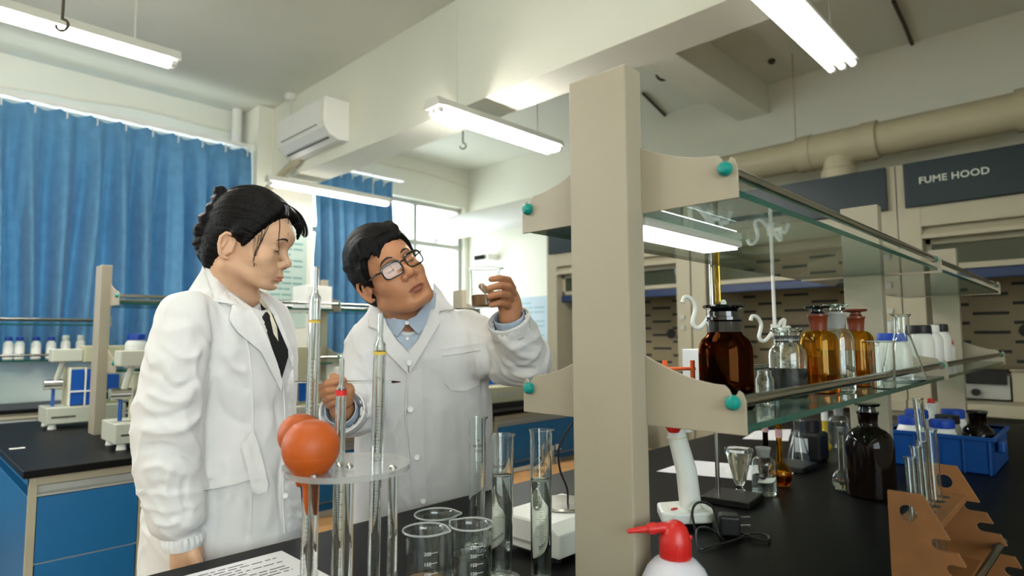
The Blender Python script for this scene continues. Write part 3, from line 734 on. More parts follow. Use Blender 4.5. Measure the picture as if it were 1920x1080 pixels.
flask('clear conical flask on the shelf between the tall beaker and the white jars', shelf(1696, 722, .056)+np.array((.02, .004, 0)), .052, .178, .0185)
def jar(label, c, w, Hh, cap, square=True, capr=None, name='plastic_jar', group=None, capname='lid', lab=False):
    r = thing(name, label, 'jar', c, group)
    cr = capr or w*.36; n = 40
    prof = [(0, 0), (w/2-.004, 0), (w/2, .004), (w/2, Hh*.66), (w/2-.004, Hh*.74), (cr+.002, Hh*.8), (cr, Hh*.82), (0, Hh*.82)]
    mb = MB().lathe(prof, n)
    if square:
        v = np.array(mb.v); a = np.arctan2(v[:, 1], v[:, 0]); sup = (np.abs(np.cos(a))**5+np.abs(np.sin(a))**5)**(-1/5)
        w_ = np.clip((Hh*.78-v[:, 2])/(Hh*.08), 0, 1); k = 1+(sup-1)*w_; v[:, 0] *= k*.93; v[:, 1] *= k*.93; mb.v = [tuple(p) for p in v]
    mb.build('body', M_hdpe, r)
    MB().lathe([(0, Hh*.82), (cr+.004, Hh*.82), (cr+.005, Hh*.85), (cr+.004, Hh*.985), (cr+.001, Hh), (0, Hh)], 30).build(capname, cap, r)
    if lab:
        d = np.array([CAM[0]-c[0], CAM[1]-c[1], 0]); d /= np.linalg.norm(d)
        MB().box((w*.44, -w*.2, Hh*.42), (.012, .02, .012)).build('label', M_inkk, r)
    return r
def sx(x, y): return np.array((x, y, SH))
jar('white square jar with broad blue lid on the shelf before the second rack post', sx(2.085, .46), .098, .128, M_bluecap, capr=.038)
jar('white jar with black lid on the far shelf bay, next behind the blue-lidded jar', sx(2.42, .455), .075, .155, M_blackcap, False)
jar('slim white bottle with white cap standing on the far shelf bay', sx(2.36, .55), .06, .17, M_white, False, capr=.02)
jar('milky bottle with blue cap on the far shelf bay', sx(2.55, .47), .06, .15, M_bluecap, False, capr=.02)
jar('white bottle with pale cap in the middle of the far shelf bay', sx(2.74, .475), .06, .16, M_white, False, capr=.016)
jar('white bottle with black cap at the end of the far shelf bay row', sx(2.95, .485), .066, .165, M_blackcap, False, capr=.02)
jar('small white jar with red cap at the very end of the far shelf bay', sx(3.18, .50), .05, .10, M_red, False, capr=.014)
EXY = np.array((CR[0], CR[1], 0))
# orange tube rack and pale box behind the dark bottle
r = thing('tube_rack', 'orange plastic tube rack seen through and behind the dark brown bottle', 'rack', sx(1.0, .60))
for z in (1.150, 1.183): MB().tube([np.array((.965, .60, z))-EXY*.075, np.array((.965, .60, z))+EXY*.085], .0032, 8).build('rail', M_orange, r, world=True)
for t in (-.07, -.022, .03, .08): MB().tube([np.array((.965, .60, SH))+EXY*t, np.array((.965, .60, 1.198))+EXY*t], .0045, 8).build('upright', M_orange, r, world=True)
r = thing('paper_box', 'small white carton behind the tiny clear jar on the shelf', 'box', sx(1.2, .60))
MB().bx(1.16, 1.24, .56, .64, SH, 1.215).build('carton', M_paper, r, world=True, bevel=.002)
# ------------------------------------------------------------------ on the near bench, right of the post
def stand(c, label, rod_h, base=(.2, .125), ang=0, clampz=None, burette=False, rodm=M_steel):
    r = thing('burette_stand', label, 'stand', (c[0], c[1], BN), 'burette stands on the near bench')
    MB().box((base[0]*.12, -base[1]*.26, .009), (base[0], base[1], .018), rmat(0, 0, ang)).build('base', M_black, r, bevel=.003)
    MB().tube([(0, 0, .018), (0, 0, rod_h)], .0058, 12).build('rod', rodm, r)
    if clampz:
        z = clampz-BN
        hub = MB().tube([(0, 0, z-.022), (0, 0, z+.022)], .013, 14).tube([(0, 0, z), (.0, -.035, z+.004)], [.006, .009], 10).build('clamp_hub', M_white, r)
        e = np.array((CR[0], CR[1], 0))
        for s in (-1, 1):
            q = [np.array((0, 0, z))+e*s*x+np.array((0, 0, dz)) for x, dz in ((.008, -.004), (.03, -.03), (.045, -.035), (.055, -.02), (.046, .02), (.058, .045), (.075, .05), (.082, .035))] if s < 0 else \
                [np.array((0, 0, z))+e*s*x+np.array((0, 0, dz)) for x, dz in ((.008, .004), (.022, .03), (.034, .035), (.03, .0), (.046, .012), (.055, -.005), (.062, -.02))]
            MB().tube(bez(q, 40), .0062, 10).build('clamp_arm', M_white, r)
        if burette:
            p = e*.017
            MB().tube([p+np.array((0, 0, z-.12)), p+np.array((0, 0, z+.21))], .0075, 14).build('burette_tube', G_amber, r)
    return r
stand((1.60, .7865), 'burette stand behind the dark brown bottle, amber burette in white clamp', .66, (.125, .125), .12, 1.30, True)
stand((2.13, .822), 'burette stand behind the violet jar with white rod and small white clamp', .72, (.14, .12), .0, 1.26, rodm=M_white)
stand((3.47, .80), 'farthest burette stand with a bare white rod, behind the shelf flask', .76, (.18, .12), .0, rodm=M_white)
# white column apparatus
c = place(1287, 992, .05, BN); e = np.array((CR[0], CR[1], 0)); k = np.array((CF[0], CF[1], 0)); k /= np.linalg.norm(k)
r = thing('column_apparatus', 'white leaning plastic column with red knob on a flat white base beside the post', 'apparatus', c)
pl = [(-.07, -.045), (-.04, -.062), (.05, -.05), (.062, -.02), (.055, .03), (.0, .055), (-.06, .04)]
MB().prism(pl, np.array(c)+np.array((0, 0, .012)), e, k, .026).build('base', M_white, r, world=True, bevel=.006, seg=3)
for q in ((-.05, -.035), (.045, -.03), (.035, .03), (-.045, .03)): MB().lathe([(0, 0), (.008, 0), (.008, .013), (0, .013)], 12, q[0]*e+q[1]*k).build('foot', M_black, r)
MB().tube([e*.012+np.array((0, 0, .03)), e*.004+np.array((0, 0, .12)), -e*.016+np.array((0, 0, .2)), -e*.024+np.array((0, 0, .29))], [.0255, .0245, .022, .02], 24).build('column', M_white, r)
MB().tube([-e*.0165+np.array((0, 0, .198)), -e*.0168+np.array((0, 0, .202))], .0235, 24).build('ring_seam', M_ivory, r)
MB().tube([e*.0+np.array((0, 0, .215)), e*.018+np.array((0, 0, .213))], .004, 8).build('side_pin', M_white, r)
MB().lathe([(0, -.02), (.012, -.018), (.019, -.006), (.019, .004), (0, .006)], 20, -e*.030-k*.022+np.array((0, 0, .233))).build('knob', M_red, r)
mb = MB().lathe([(0, .0385), (.011, .0385), (.011, .0392), (0, .0392)], 20, -e*.034-k*.025, sx=1.2, sy=.55); mb.build('red_mark', M_red, r)
# wash bottle
c = place(1266, 1150, .052, BN)
c = on('z', BN, 1266, 1130)
d = np.array(at(1266, 1030, .862)); c = np.array((d[0], d[1], BN))
r = thing('wash_bottle', 'squeeze bottle with red screw cap and long red nozzle in front of the post', 'wash bottle', c)
MB().lathe([(0, 0), (.045, 0), (.049, .006), (.049, .085), (.047, .1), (.040, .115), (.030, .126), (.022, .131), (0, .131)], 44).build('body', pmat('squeeze_bottle_plastic', (198, 196, 204), .35, var=.02, subs=.3), r)
z = .129
MB().lathe([(0, z), (.0208, z), (.0218, z+.0015), (.0218, z+.026), (.021, z+.0285), (.0198, z+.034), (.0172, z+.042), (.0118, z+.049), (.005, z+.0525), (0, z+.053)], 36).build('cap', M_red, r)
MB().tube([np.array((0, 0, z+.041)), -e*.017+np.array((0, 0, z+.0425)), -e*.027+np.array((0, 0, z+.0415)), -e*.0275+np.array((0, 0, z+.0415)), -e*.038+np.array((0, 0, z+.0405)), -e*.0385+np.array((0, 0, z+.0405)), -e*.067+np.array((0, 0, z+.0375))], [.0082, .0074, .0068, .0084, .0076, .0052, .003], 16).build('nozzle', M_red, r)
for q in range(10):
    a = 2*PI*q/10; MB().box((math.cos(a)*.0219, math.sin(a)*.0219, z+.014), (.001, .0018, .021), rmat(0, 0, a)).build('grip_rib', M_red, r)
MB().box(e*.0205+np.array((0, 0, z+.029)), (.007, .005, .005), rmat(0, 0, math.atan2(e[1], e[0]))).build('hinge_tab', M_red, r, bevel=.001)
# power adapter and cable
c = on('z', BN, 1368, 1004)
r = thing('power_adapter', 'black mains plug with two pins lying beside the white column base', 'plug', c)
MB().box((0, 0, .024), (.042, .045, .046), rmat(0, 0, .5)).build('housing', M_black, r, bevel=.007, seg=3)
for s in (0, 1): MB().box(e*.036+np.array((0, 0, .040-.018*s)), (.022, .0055, .0018), rmat(0, 0, math.atan2(e[1], e[0]))).build('pin', M_steel, r)
pp = [on('z', .806, *q) for q in ((1356, 1012), (1330, 1018), (1308, 1012), (1312, 1028), (1340, 1022), (1375, 1013), (1410, 1000), (1440, 1005), (1436, 1014), (1395, 1002), (1378, 996))]
pp = [np.array(p) for p in pp]; pp[1][2] += .03; pp[2][2] += .02
tag(MB().tube(bez(pp, 70), .0028, 8).build('mains_cable', M_black), 'black cord coiled on the bench beside the black plug', 'cord')
pp = [at(1305, 1000, 1.36), at(1298, 960, 1.40), at(1310, 942, 1.41), at(1335, 950, 1.39), at(1345, 985, 1.36), on('z', .806, 1350, 1010)]
tag(MB().tube(bez(pp, 40), .0028, 8).build('mains_cable', M_black), 'black cord looping up against the foot of the white column', 'cord')
# papers
def sheet(pts, label, z=.8006, lines=0):
    P = [on('z', z, *q) for q in pts]; c = sum(P)/len(P)
    r = thing('paper_sheet', label, 'paper', c)
    o = P[0]; MB().add([p for p in P]+[p+np.array((0, 0, .0008)) for p in P], [(3, 2, 1, 0), (4, 5, 6, 7)]+[(i, (i+1) % 4, 4+(i+1) % 4, 4+i) for i in range(4)]).build('sheet', M_paper, r, world=True)
    return r
sheet(((1231, 884), (1475, 907), (1492, 880), (1294, 863)), 'white paper sheet lying behind the white column and the stand base')
sheet(((1392, 823), (1478, 827), (1484, 805), (1416, 808)), 'second white paper farther back near the amber flask necks')
r = thing('printed_page', 'printed page at the bench edge in front of the woman', 'paper', (.45, 1.15, BN))
MB().bx(.305, .602, 1.055, 1.262, .8003, .8011).build('sheet', M_paper, r, world=True)
rng = random.Random(3); mb = MB()
for i in range(13):
    y = 1.24-i*.0135; x = .33
    if i in (0,): x, xe = .39, .52
    else: xe = rng.choice((.57, .575, .5, .57))
    while x < xe:
        L = rng.uniform(.008, .03); mb.bx(x, min(x+L, xe), y, y+.0032, .8011, .8013); x += L+rng.uniform(.003, .006)
mb.build('printed_lines', M_inkk, r, world=True)
# cone glass
c = place(1388, 928, .022, BN)
r = thing('conical_measure', 'thick conical glass measure without spout, left of the small clear bottle', 'glass', c)
out = [(0, 0), (.019, 0), (.020, .004), (.010, .012), (.010, .022), (.016, .03), (.034, .105), (.0405, .117), (.0385, .124), (.034, .126)]
inn = [(.030, .124), (.028, .104), (.012, .036), (0, .033)]
MB().lathe(out+inn, 40).build('body', G, r)
c = place(1434, 932, .032, BN)
narrow_bottle('reagent_bottle', 'small clear open bottle half full of water standing on the bench beside the conical glass', c, .0325, .146, G, M_frost, None, 1, .052, G_water, nr=.0165)
# amber volumetric flasks
def volflask(label, c, R, Hh, glass, liq=None, lab=True, stop=None):
    r = thing('volumetric_flask', label, 'flask', c)
    out = [(0, 0), (R*.62, 0), (R*.75, .002)]
    for i in range(1, 12):
        a = -1.0+i/11*2.35; out.append((max(R*math.cos(a), .0085) if a > .2 else R*math.cos(a), R*.85+R*math.sin(a)*.98*(1 if a < 0 else 1.25)))
    zt = out[-1][1]; out += [(.0082, zt+.012), (.0078, Hh-.012), (.0095, Hh-.003), (.0095, Hh)]
    MB().lathe(shell(out, .0016), 36).build('body', glass, r)
    if liq: MB().lathe([(0, .003), (R*.7, .004), (R*.97, R*.6), (R*.97, R*.95), (0, R*.95)], 30).build('liquid', liq, r)
    if lab: MB().lathe([(.0092, Hh*.62), (.0098, Hh*.62), (.0098, Hh*.73), (.0092, Hh*.73)], 20).build('paper_label', M_label, r)
    if stop: MB().lathe([(0, Hh-.01), (.006, Hh-.01), (.008, Hh+.006), (.011, Hh+.012), (0, Hh+.014)], 18).build('stopper', stop, r)
    return r
volflask('yellow-brown volumetric flask with tall neck behind the small clear bottle', place(1464, 914, .03, BN), .033, .225, G_amber, G_amberliq)
volflask('dark brown volumetric flask whose neck shows left of the yellow-brown one', place(1438, 898, .03, BN), .031, .225, G_brown, M_dkbrown)
volflask('small clear volumetric flask standing against the big dark bottle', place(1581, 922, .026, BN), .028, .165, G, G_water, False, M_frost)
# clear flask behind
flask('clear conical flask standing far back between the amber flask neck and the black bottle', place(1498, 872, .03, BN), .04, .15, .013)
c = on('z', BN, 1516, 866)
r = thing('black_bottle', 'square black plastic bottle with screw cap and white label, far back on the bench', 'bottle', c+np.array((.05, .01, 0)))
MB().bx(-.05, .05, -.05, .05, 0, .1).build('body', M_blackcap, r, bevel=.012, seg=3); MB().lathe([(0, .1), (.034, .1), (.034, .138), (.03, .142), (0, .142)], 24).build('cap', M_blackcap, r)
MB().box((-.0505, .012, .055), (.002, .045, .05)).build('label', M_paper, r)
c = on('z', BN, 1549, 842); r = thing('vial', 'slim yellow vial with white top between the black bottle and the big dark bottle', 'vial', c)
MB().lathe([(0, 0), (.02, 0), (.022, .012), (.011, .03), (.011, .11), (0, .11)], 20).build('body', pmat('yellow_reagent', (190, 160, 30), .3, var=.1), r); MB().lathe([(0, .11), (.013, .11), (.012, .15), (0, .15)], 18).build('cap', M_white, r)
narrow_bottle('reagent_bottle', 'tall clear bottle far back, directly left of the second rack post', place(1575, 842, .036, BN), .037, .18, G, M_frost, M_red, 1, .1, G_water, stopr=.018)
# big brown bottle
c = place(1635, 940, .0615, BN)
r = thing('reagent_bottle', 'large near-black stoppered bottle standing on the bench before the second post', 'bottle', c)
out = [(0, 0), (.057, 0), (.0615, .006), (.0615, .135), (.060, .15), (.054, .167), (.042, .18), (.029, .186), (.0245, .192), (.0235, .2), (.0255, .222), (.028, .226), (.028, .230), (0, .230)]
MB().lathe(out, 48).build('body', M_dkbrown, r)
MB().lathe([(0, .228), (.021, .228), (.021, .238), (.019, .242), (.030, .246), (.0325, .25), (.031, .253), (0, .254)], 36).build('stopper', M_gblk, r)
# blue basket
x0, x1, y0, y1 = 2.45, 2.80, .285, .575
r = thing('plastic_basket', 'blue plastic basket full of jars on the right side of the bench', 'basket', ((x0+x1)/2, (y0+y1)/2, BN))
M_bask = pmat('blue_basket_plastic', (0, 66, 136), .4, var=.06)
mb = MB(); t = .004
mb.bx(x0, x1, y0, y1, BN, BN+.006); z1 = BN+.118
for a in ((x0, x0+t, y0, y1), (x1-t, x1, y0, y1), (x0, x1, y0, y0+t), (x0, x1, y1-t, y1)): mb.bx(*a, BN, z1)
mb.build('tub', M_bask, r, world=True, bevel=.0015)
mb = MB(); mb.bx(x0-.008, x1+.008, y0-.008, y0+.004, z1-.012, z1); mb.bx(x0-.008, x1+.008, y1-.004, y1+.008, z1-.012, z1); mb.bx(x0-.008, x0+.004, y0, y1, z1-.012, z1); mb.bx(x1-.004, x1+.008, y0, y1, z1-.012, z1)
for y in np.linspace(y0+.01, y1-.01, 5): mb.bx(x0-.006, x0, y-.003, y+.003, BN, z1-.01)
mb.build('rim', M_bask, r, world=True, bevel=.0015)
MB().bx(x0+.03, x0+.10, y0-.026, y0-.006, z1-.05, z1-.012).build('handle', M_bask, r, world=True, bevel=.006)
def bj(x, y, cap, lab, h=.155): return jar(lab, np.array((x, y, BN+.0065)), .084, h, cap, False, capr=.032)
bj(2.52, .52, M_bluecap, 'white jar with blue lid in the left front corner of the basket'); bj(2.52, .428, M_bluecap, 'white jar with blue lid in the front middle of the basket', .15)
bj(2.65, .525, M_bluecap, 'white jar with blue lid in the back left of the blue basket', .165); bj(2.63, .43, M_blackcap, 'white jar with black lid in the middle of the blue basket', .155)
bj(2.74, .43, M_bluecap, 'white jar with blue lid at the far side of the blue basket', .165)
c = np.array((2.56, .335, BN+.0065)); r = thing('reagent_bottle', 'squat dark bottle with black stopper in the right part of the blue basket', 'bottle', c)
MB().lathe([(0, 0), (.042, 0), (.046, .005), (.046, .1), (.042, .122), (.03, .135), (.023, .14), (.024, .165), (.027, .17), (0, .17)], 36).build('body', M_dkbrown, r)
MB().lathe([(0, .168), (.022, .168), (.03, .178), (.03, .183), (0, .184)], 28).build('stopper', M_gblk, r)
narrow_bottle('wash_flask', 'white dispenser bottle with red tip behind the basket', np.array((2.88, .52, BN)), .035, .2, M_hdpe, M_hdpe, M_red, stopr=.012)
# wooden tube rack
M_beech = pmat('beech_wood', (126, 82, 44), .5, var=.12, scale=18)
xa, xb, yl, ztp = 1.105, 1.39, .264, 1.0
r = thing('test_tube_rack', 'wooden test tube rack with notched slanted ends at the lower right corner', 'rack', ((xa+xb)/2, yl-.06, BN))
def rackend(x):
    H0 = ztp-BN; yr = lambda z: .046+(H0-z)*.52        # distance of the slanted edge from the back edge
    P = [(0, 0), (0, H0), (.046, H0)]; zz = H0
    P.append((yr(H0-.052), H0-.052))
    for zc in (H0-.068, H0-.102, H0-.136, H0-.170):
        e0 = yr(zc+.0085); P += [(e0, zc+.0085)]
        cx = yr(zc)-.020
        P += [(cx+.0085*math.cos(a)*1.0, zc+.0085*math.sin(a)) for a in np.linspace(PI/2, 3*PI/2, 9)]
        P += [(yr(zc-.0085), zc-.0085)]
    P.append((yr(0), 0))
    mb = MB(); hole = [(.026+.0125*math.cos(a), H0-.03+.0125*math.sin(a)) for a in np.linspace(0, 2*PI, 21)[:-1]]
    # end plate with a hand hole: bridge cut
    Q = P[:2]+[(.026, H0)]+[hole[(5+i) % 20] for i in range(21)]+[(.0261, H0)]+P[2:]
    return mb.prism([(-a, b) for a, b in Q], (x, yl, BN), (0, 1, 0), (0, 0, 1), .009)
for x in (xa, xb): rackend(x).build('end_plate', M_beech, r, world=True)
MB().bx(xa+.009, xb, yl-.058, yl-.004, ztp-.062, ztp-.05).build('tube_board', M_beech, r, world=True, bevel=.001)
MB().bx(xa+.009, xb, yl-.075, yl-.004, BN+.03, BN+.04).build('bottom_board', M_beech, r, world=True, bevel=.001)
MB().bx(xa+.009, xb, yl-.012, yl-.006, BN+.05, BN+.1).build('back_rail', M_beech, r, world=True, bevel=.001)
mb = MB()
for k in range(6): mb.lathe([(0, 0), (.0095, 0), (.0095, .0006), (0, .0006)], 18, (xa+.035+.042*k, yl-.031, ztp-.0499))
mb.build('tube_holes', M_dark, r, world=True)
def ttube(p0, p1, label, rr=.0078, name='test_tube'):
    p0, p1 = np.array(p0), np.array(p1); L = np.linalg.norm(p1-p0)
    o = thing(name, label, 'test tube', p0, 'test tubes in the wooden rack')
    out = [(0, 0)]+[(rr*math.sin(a), rr-rr*math.cos(a)) for a in np.linspace(.2, PI/2, 6)]+[(rr, L-.004), (rr+.0014, L-.001), (rr+.0012, L)]
    MB().lathe(shell(out, .0011), 22, a=(p1-p0)).build('glass', G, o)
T = [('shortest test tube, first in the wooden rack', .21), ('second test tube in the wooden rack', .222), ('third test tube in the wooden rack beside the tall one', .225), ('tallest test tube rising far above the wooden rack', .292), ('test tube behind the tall one, nearest the far end plate', .235)]
for k, (lb, L) in enumerate(T):
    x = xa+.035+.042*k; y = yl-.031
    tl = .012 if k != 3 else .0
    ttube((x, y, BN+.0405), (x-.006, y+(.004 if k != 3 else .014), BN+.0405+L), lb)
ttube((xa-.05, yl-.094, BN+.071), (xb+.03, yl-.103, BN+.071), 'test tube lying across the side notches of the wooden rack', .006)
# white balance
r = thing('balance', 'white low bench scale, half hidden behind the rack post', 'balance', (1.02, .88, BN))
pl = [(0, 0), (.24, 0), (.255, .018), (.255, .05), (.235, .068), (.02, .068), (0, .052)]
MB().prism([(-.0, .012), (.185, .012), (.19, .02), (.19, .056), (.165, .074), (.025, .074), (0, .058)], (.93, .785, BN), (0, 1, 0), (0, 0, 1), -.0+.21).build('housing', M_white, r, world=True, bevel=.004)
MB().lathe([(0, .0745), (.062, .0745), (.064, .078), (.060, .081), (0, .081)], 32, (1.06, .88, BN)).build('pan', M_steel, r, world=True)
mb = MB().bx(.929, .931, .82, .95, BN+.026, BN+.032); mb.build('seam', M_alu, r, world=True)
for q in ((.95, .81), (.95, .95), (1.11, .81), (1.11, .95)): MB().lathe([(0, 0), (.012, 0), (.012, .013), (0, .013)], 12, (q[0], q[1], BN)).build('foot', M_black, r, world=True)
pp = [at(1085, 780, 1.25), at(1066, 805, 1.3), at(1048, 840, 1.33), at(1050, 880, 1.34), at(1064, 920, 1.34), at(1062, 960, 1.33), at(1052, 985, 1.31)]
tag(MB().tube(bez(pp, 50), .0024, 8).build('mains_cable', M_black), 'thin black cable hanging beside the rack post down to the bench scale', 'cord')
# ------------------------------------------------------------------ foreground glass
def cylinder(label, c, R, Hh, level, face, ink):
    r = thing('measuring_cylinder', label, 'measuring cylinder', c, 'measuring cylinders in front of the rack post')
    out = [(0, .012), (R-.003, .012), (R, .016), (R, Hh-.006), (R+.0022, Hh-.001), (R+.002, Hh)]
    mb = MB().lathe(shell(out, .0016), 44)
    v = np.array(mb.v); a = np.arctan2(v[:, 1], v[:, 0]); sp = math.atan2(CR[1], CR[0]); da = (a-sp+PI) % (2*PI)-PI
    w = np.exp(-(da/.3)**2)*np.clip((v[:, 2]-(Hh-.016))/.016, 0, 1); v[:, :2] *= (1+w*.34)[:, None]; mb.v = [tuple(p) for p in v]
    mb.build('tube', G, r)
    MB().lathe([(0, 0), (R*1.75, 0), (R*1.85, .003), (R*1.75, .006), (R*.9, .0115), (0, .0118)], 40).build('foot', G, r)
    if level: MB().lathe([(0, .0145), (R-.0008, .0145), (R-.0008, level), (R-.003, level-.0012), (0, level-.0016)], 40).build('water', G_water, r)
    ang = camang(c)+face
    mb = printed(r, R, ang, (('100 ml', .0088, 0, Hh*.775), ('20 C', .0075, 0, Hh*.735), ('A', .0075, 0, Hh*.82)), ink, mirror=True)
    n = 50
    for i in range(n+1):
        z = .03+(Hh*.66-.03)*i/n; L = .62 if i % 10 == 0 else (.42 if i % 5 == 0 else .26)
        k = max(3, int(L*14)); a0 = ang-L*.8
        V = []; 
        for q in range(k+1):
            aa = a0+L*1.6*q/k
            for dz in (0, .0005): V.append(((R+.0006)*math.cos(aa), (R+.0006)*math.sin(aa), z+dz))
        mb.add(V, [(2*q, 2*q+2, 2*q+3, 2*q+1) for q in range(k)])
    mb.build('printed_scale', ink, r)
    return r
def fl(px, d): P = at(px, 640, d); return np.array((P[0], P[1], BN))
cylinder('tallest-looking empty measuring cylinder standing behind the beakers, before the man', fl(894, 1.32), .0165, .272, 0, .2, M_ink)
cylinder('measuring cylinder with threaded rim filled with clear water, middle of the three', fl(940, 1.15), .0187, .262, .188, -.25, M_ink)
cylinder('measuring cylinder of water nearest the rack post', fl(1011, 1.12), .0182, .274, .186, .05, M_inkk)
def marks(r, c, R, Hh, rows, ink, dark):
    ang = camang(c); mb = printed(r, R, ang+.1, [(t, .0078, 0, z) for t, z in rows], ink)
    for t, z in rows:
        V = []
        for q in range(7):
            aa = ang+.28+.055*q
            for dz in (0, .0007): V.append(((R+.0006)*math.cos(aa), (R+.0006)*math.sin(aa), z+.003+dz))
        mb.add(V, [(2*q, 2*q+2, 2*q+3, 2*q+1) for q in range(6)])
    mb.build('printed_scale', ink, r)
    mb = MB(); a0 = ang+dark; n = 20
    V = []
    for q in range(n):
        t = 2*PI*q/n
        for s in (1, .72): V.append(((R+.0006)*math.cos(a0+s*.0052*math.cos(t)/R), (R+.0006)*math.sin(a0+s*.0052*math.cos(t)/R), Hh*.70+s*.0085*math.sin(t)))
    mb.add(V, [(2*q, 2*((q+1) % n), 2*((q+1) % n)+1, 2*q+1) for q in range(n)])
    w = .0011; mb.add([((R+.0006)*math.cos(a0+x/R), (R+.0006)*math.sin(a0+x/R), Hh*.70+z) for x, z in ((-w, -.005), (w, -.005), (w, .005), (-w, .005))], [(0, 1, 2, 3)])
    mb.build('printed_emblem', M_inkk, r)
sp = math.atan2(CR[1], CR[0])
c = fl(800, 1.04); b = beaker('front left beaker with a layer of brown sediment, beside the pipette stand', c, .0335, .124, sp-.2, M_soil, .044, glass=G_thin); marks(b, c, .0335, .124, (('200', .092), ('150', .076), ('100', .060)), M_inkw, -.75)
c = fl(884, 1.065); b = beaker('front right beaker holding clear water, next to the water-filled cylinder', c, .0335, .125, sp+.9+PI*.55, G_water, .076); marks(b, c, .0335, .125, (('250', .094), ('200', .080), ('150', .066), ('100', .052)), M_inkw, .55)
c = fl(820, 1.15); beaker('rear beaker behind the two front beakers, empty', c, .036, .118, sp+.1)
# pipette stand
zd = 1.052; D = np.array(at(650, 886, .9)); D[2] = zd; RD = .092
r = thing('pipette_stand', 'round acrylic pipette stand with notched disc on clear legs', 'stand', (D[0], D[1], BN))
Q = []
notch = [math.atan2(*(lambda p: (p[1]-D[1], p[0]-D[0]))(on('z', zd, 592, 880)))]
n = 96
for i in range(n):
    a = 2*PI*i/n; rr = RD
    da = (a-notch[0]+PI) % (2*PI)-PI
    if abs(da) < .21: rr = RD-.03*math.sqrt(max(0, 1-(da/.21)**2))
    Q.append((rr*math.cos(a), rr*math.sin(a)))
MB().prism(Q, (D[0], D[1], zd-.004), (1, 0, 0), (0, 1, 0), .008).build('upper_disc', M_acryl, r, world=True)
MB().lathe([(0, 0), (RD, 0), (RD+.001, .004), (RD, .008), (0, .008)], 60, (D[0], D[1], BN)).build('lower_disc', M_acryl, r, world=True)
for (px, py) in ((577, 897), (636, 872), (655, 874), (737, 877)):
    P = on('z', zd+.004, px, py); dv = P[:2]-D[:2]; L = np.linalg.norm(dv)
    if L > RD-.01: dv = dv/L*(RD-.01)
    x, y = D[0]+dv[0], D[1]+dv[1]
    g = MB().tube([(x, y, BN+.0085), (x, y, zd-.004)], .0068, 18).build('leg', G_rod, r, world=True)
    MB().lathe([(.0055, 0), (.0055, .0015), (.003, .004), (0, .0045)], 16, (x, y, zd+.0042)).build('screw', M_steel, r, world=True)
def pip(pt, pb, rr, label, band=None, tipz=None, dark=True):
    """pt / pb points of top and bottom"""
    pt, pb = np.array(pt), np.array(pb); ax = pt-pb; L = np.linalg.norm(ax)
    o = thing('pipette', label, 'pipette', pb, 'glass pipettes in the acrylic stand')
    prof = [(.0012, 0), (rr*.5, .02), (rr, .05), (rr, L-.052), (rr*.92, L-.046), (rr*.5, L-.040), (rr*.46, L-.034), (rr*.5, L-.004), (rr*.42, L)]
    inn = [(max(a*.62, .0006), z) for a, z in prof]
    MB().lathe(prof+list(reversed(inn)), 24, a=ax).build('glass', G, o)
    if band: MB().lathe([(rr+.0003, L-band[1]), (rr+.0006, L-band[1]), (rr+.0006, L-band[1]+band[2]), (rr+.0003, L-band[1]+band[2])], 24, a=ax).build('colour_band', band[0], o)
    mb = MB(); A, B, Dd = frame(ax); th = math.atan2(np.dot(B, CAM-pb), np.dot(A, CAM-pb))
    for i in range(46):
        z = .1+(L-.24)*i/45; w = .8 if i % 5 == 0 else .42; V = []
        for q in range(5):
            aa = th-.25+w*(q/4-.2)
            for dz in (0, .0007): V.append(Dd*(z+dz)+(A*math.cos(aa)+B*math.sin(aa))*(rr+.0004))
        mb.add(V, [(2*q, 2*q+2, 2*q+3, 2*q+1) for q in range(4)])
    mb.build('printed_scale', M_ink, o)
    return o
M_yel = pmat('yellow_ring', (214, 178, 70), .5, var=.05); M_rb = pmat('red_ring', (214, 40, 40), .5, var=.05)
def thru(px0, py0, px1, py1, d, zb=BN+.0095):
    """axis through two pixels at depth d, carried down to zb"""
    a, b = np.array(at(px0, py0, d)), np.array(at(px1, py1, d)); t = (zb-a[2])/(b[2]-a[2]); return a, a+(b-a)*t
a, b = thru(593, 500, 583, 800, .93); pip(a, b, .0088, 'tallest glass pipette with twin yellow rings rising behind the orange bulbs', (M_yel, .085, .004))
a, b = thru(641, 672, 636, 880, .90); pip(a, b, .0078, 'short pipette with a red ring in the middle of the stand', (M_rb, .054, .008))
a, b = thru(714, 588, 705, 900, .93); pip(a, b, .0092, 'pipette with one pale yellow ring at the right of the stand', (M_yel, .062, .005))
# rubber bulbs hanging in the notches
def bulb(px, py, d, R, label, tilt):
    P = np.array(at(px, py, d)); r = thing('rubber_bulb', label, 'rubber bulb', P, 'orange rubber suction bulbs on the pipette stand')
    prof = [(0, R*.93), (R*.2, R*.915), (R*.3, R*.93), (R*.55, R*.82)]
    for q in np.linspace(1.0, -.72, 22): prof.append((R*math.cos(q), R*math.sin(q)*(1 if q > 0 else 1.05)))
    prof += [(R*.52, -R*.98), (R*.36, -R*1.22), (R*.27, -R*1.36), (R*.25, -R*1.5), (R*.24, -R*1.8), (R*.13, -R*2.3), (R*.07, -R*2.36), (0, -R*2.36)]
    m = MB().lathe(prof, 44); v = np.array(m.v) @ rmat(tilt[0], tilt[1], 0).T
    m.v = [tuple(p) for p in v]; m.build('bulb', M_rubber, r)
    MB().lathe([(R*1.0, -.001), (R*1.006, 0), (R*1.0, .001)], 44, (0, 0, -R*.3), sx=.955, sy=.955).build('mould_seam', M_rubber, r)
    return r
bulb(583, 838, .845, .0388, 'front orange rubber bulb standing in the notch of the acrylic disc', (.0, .0))
bulb(563, 815, .92, .0325, 'rear orange rubber bulb, partly hidden by the front one', (.0, .0))
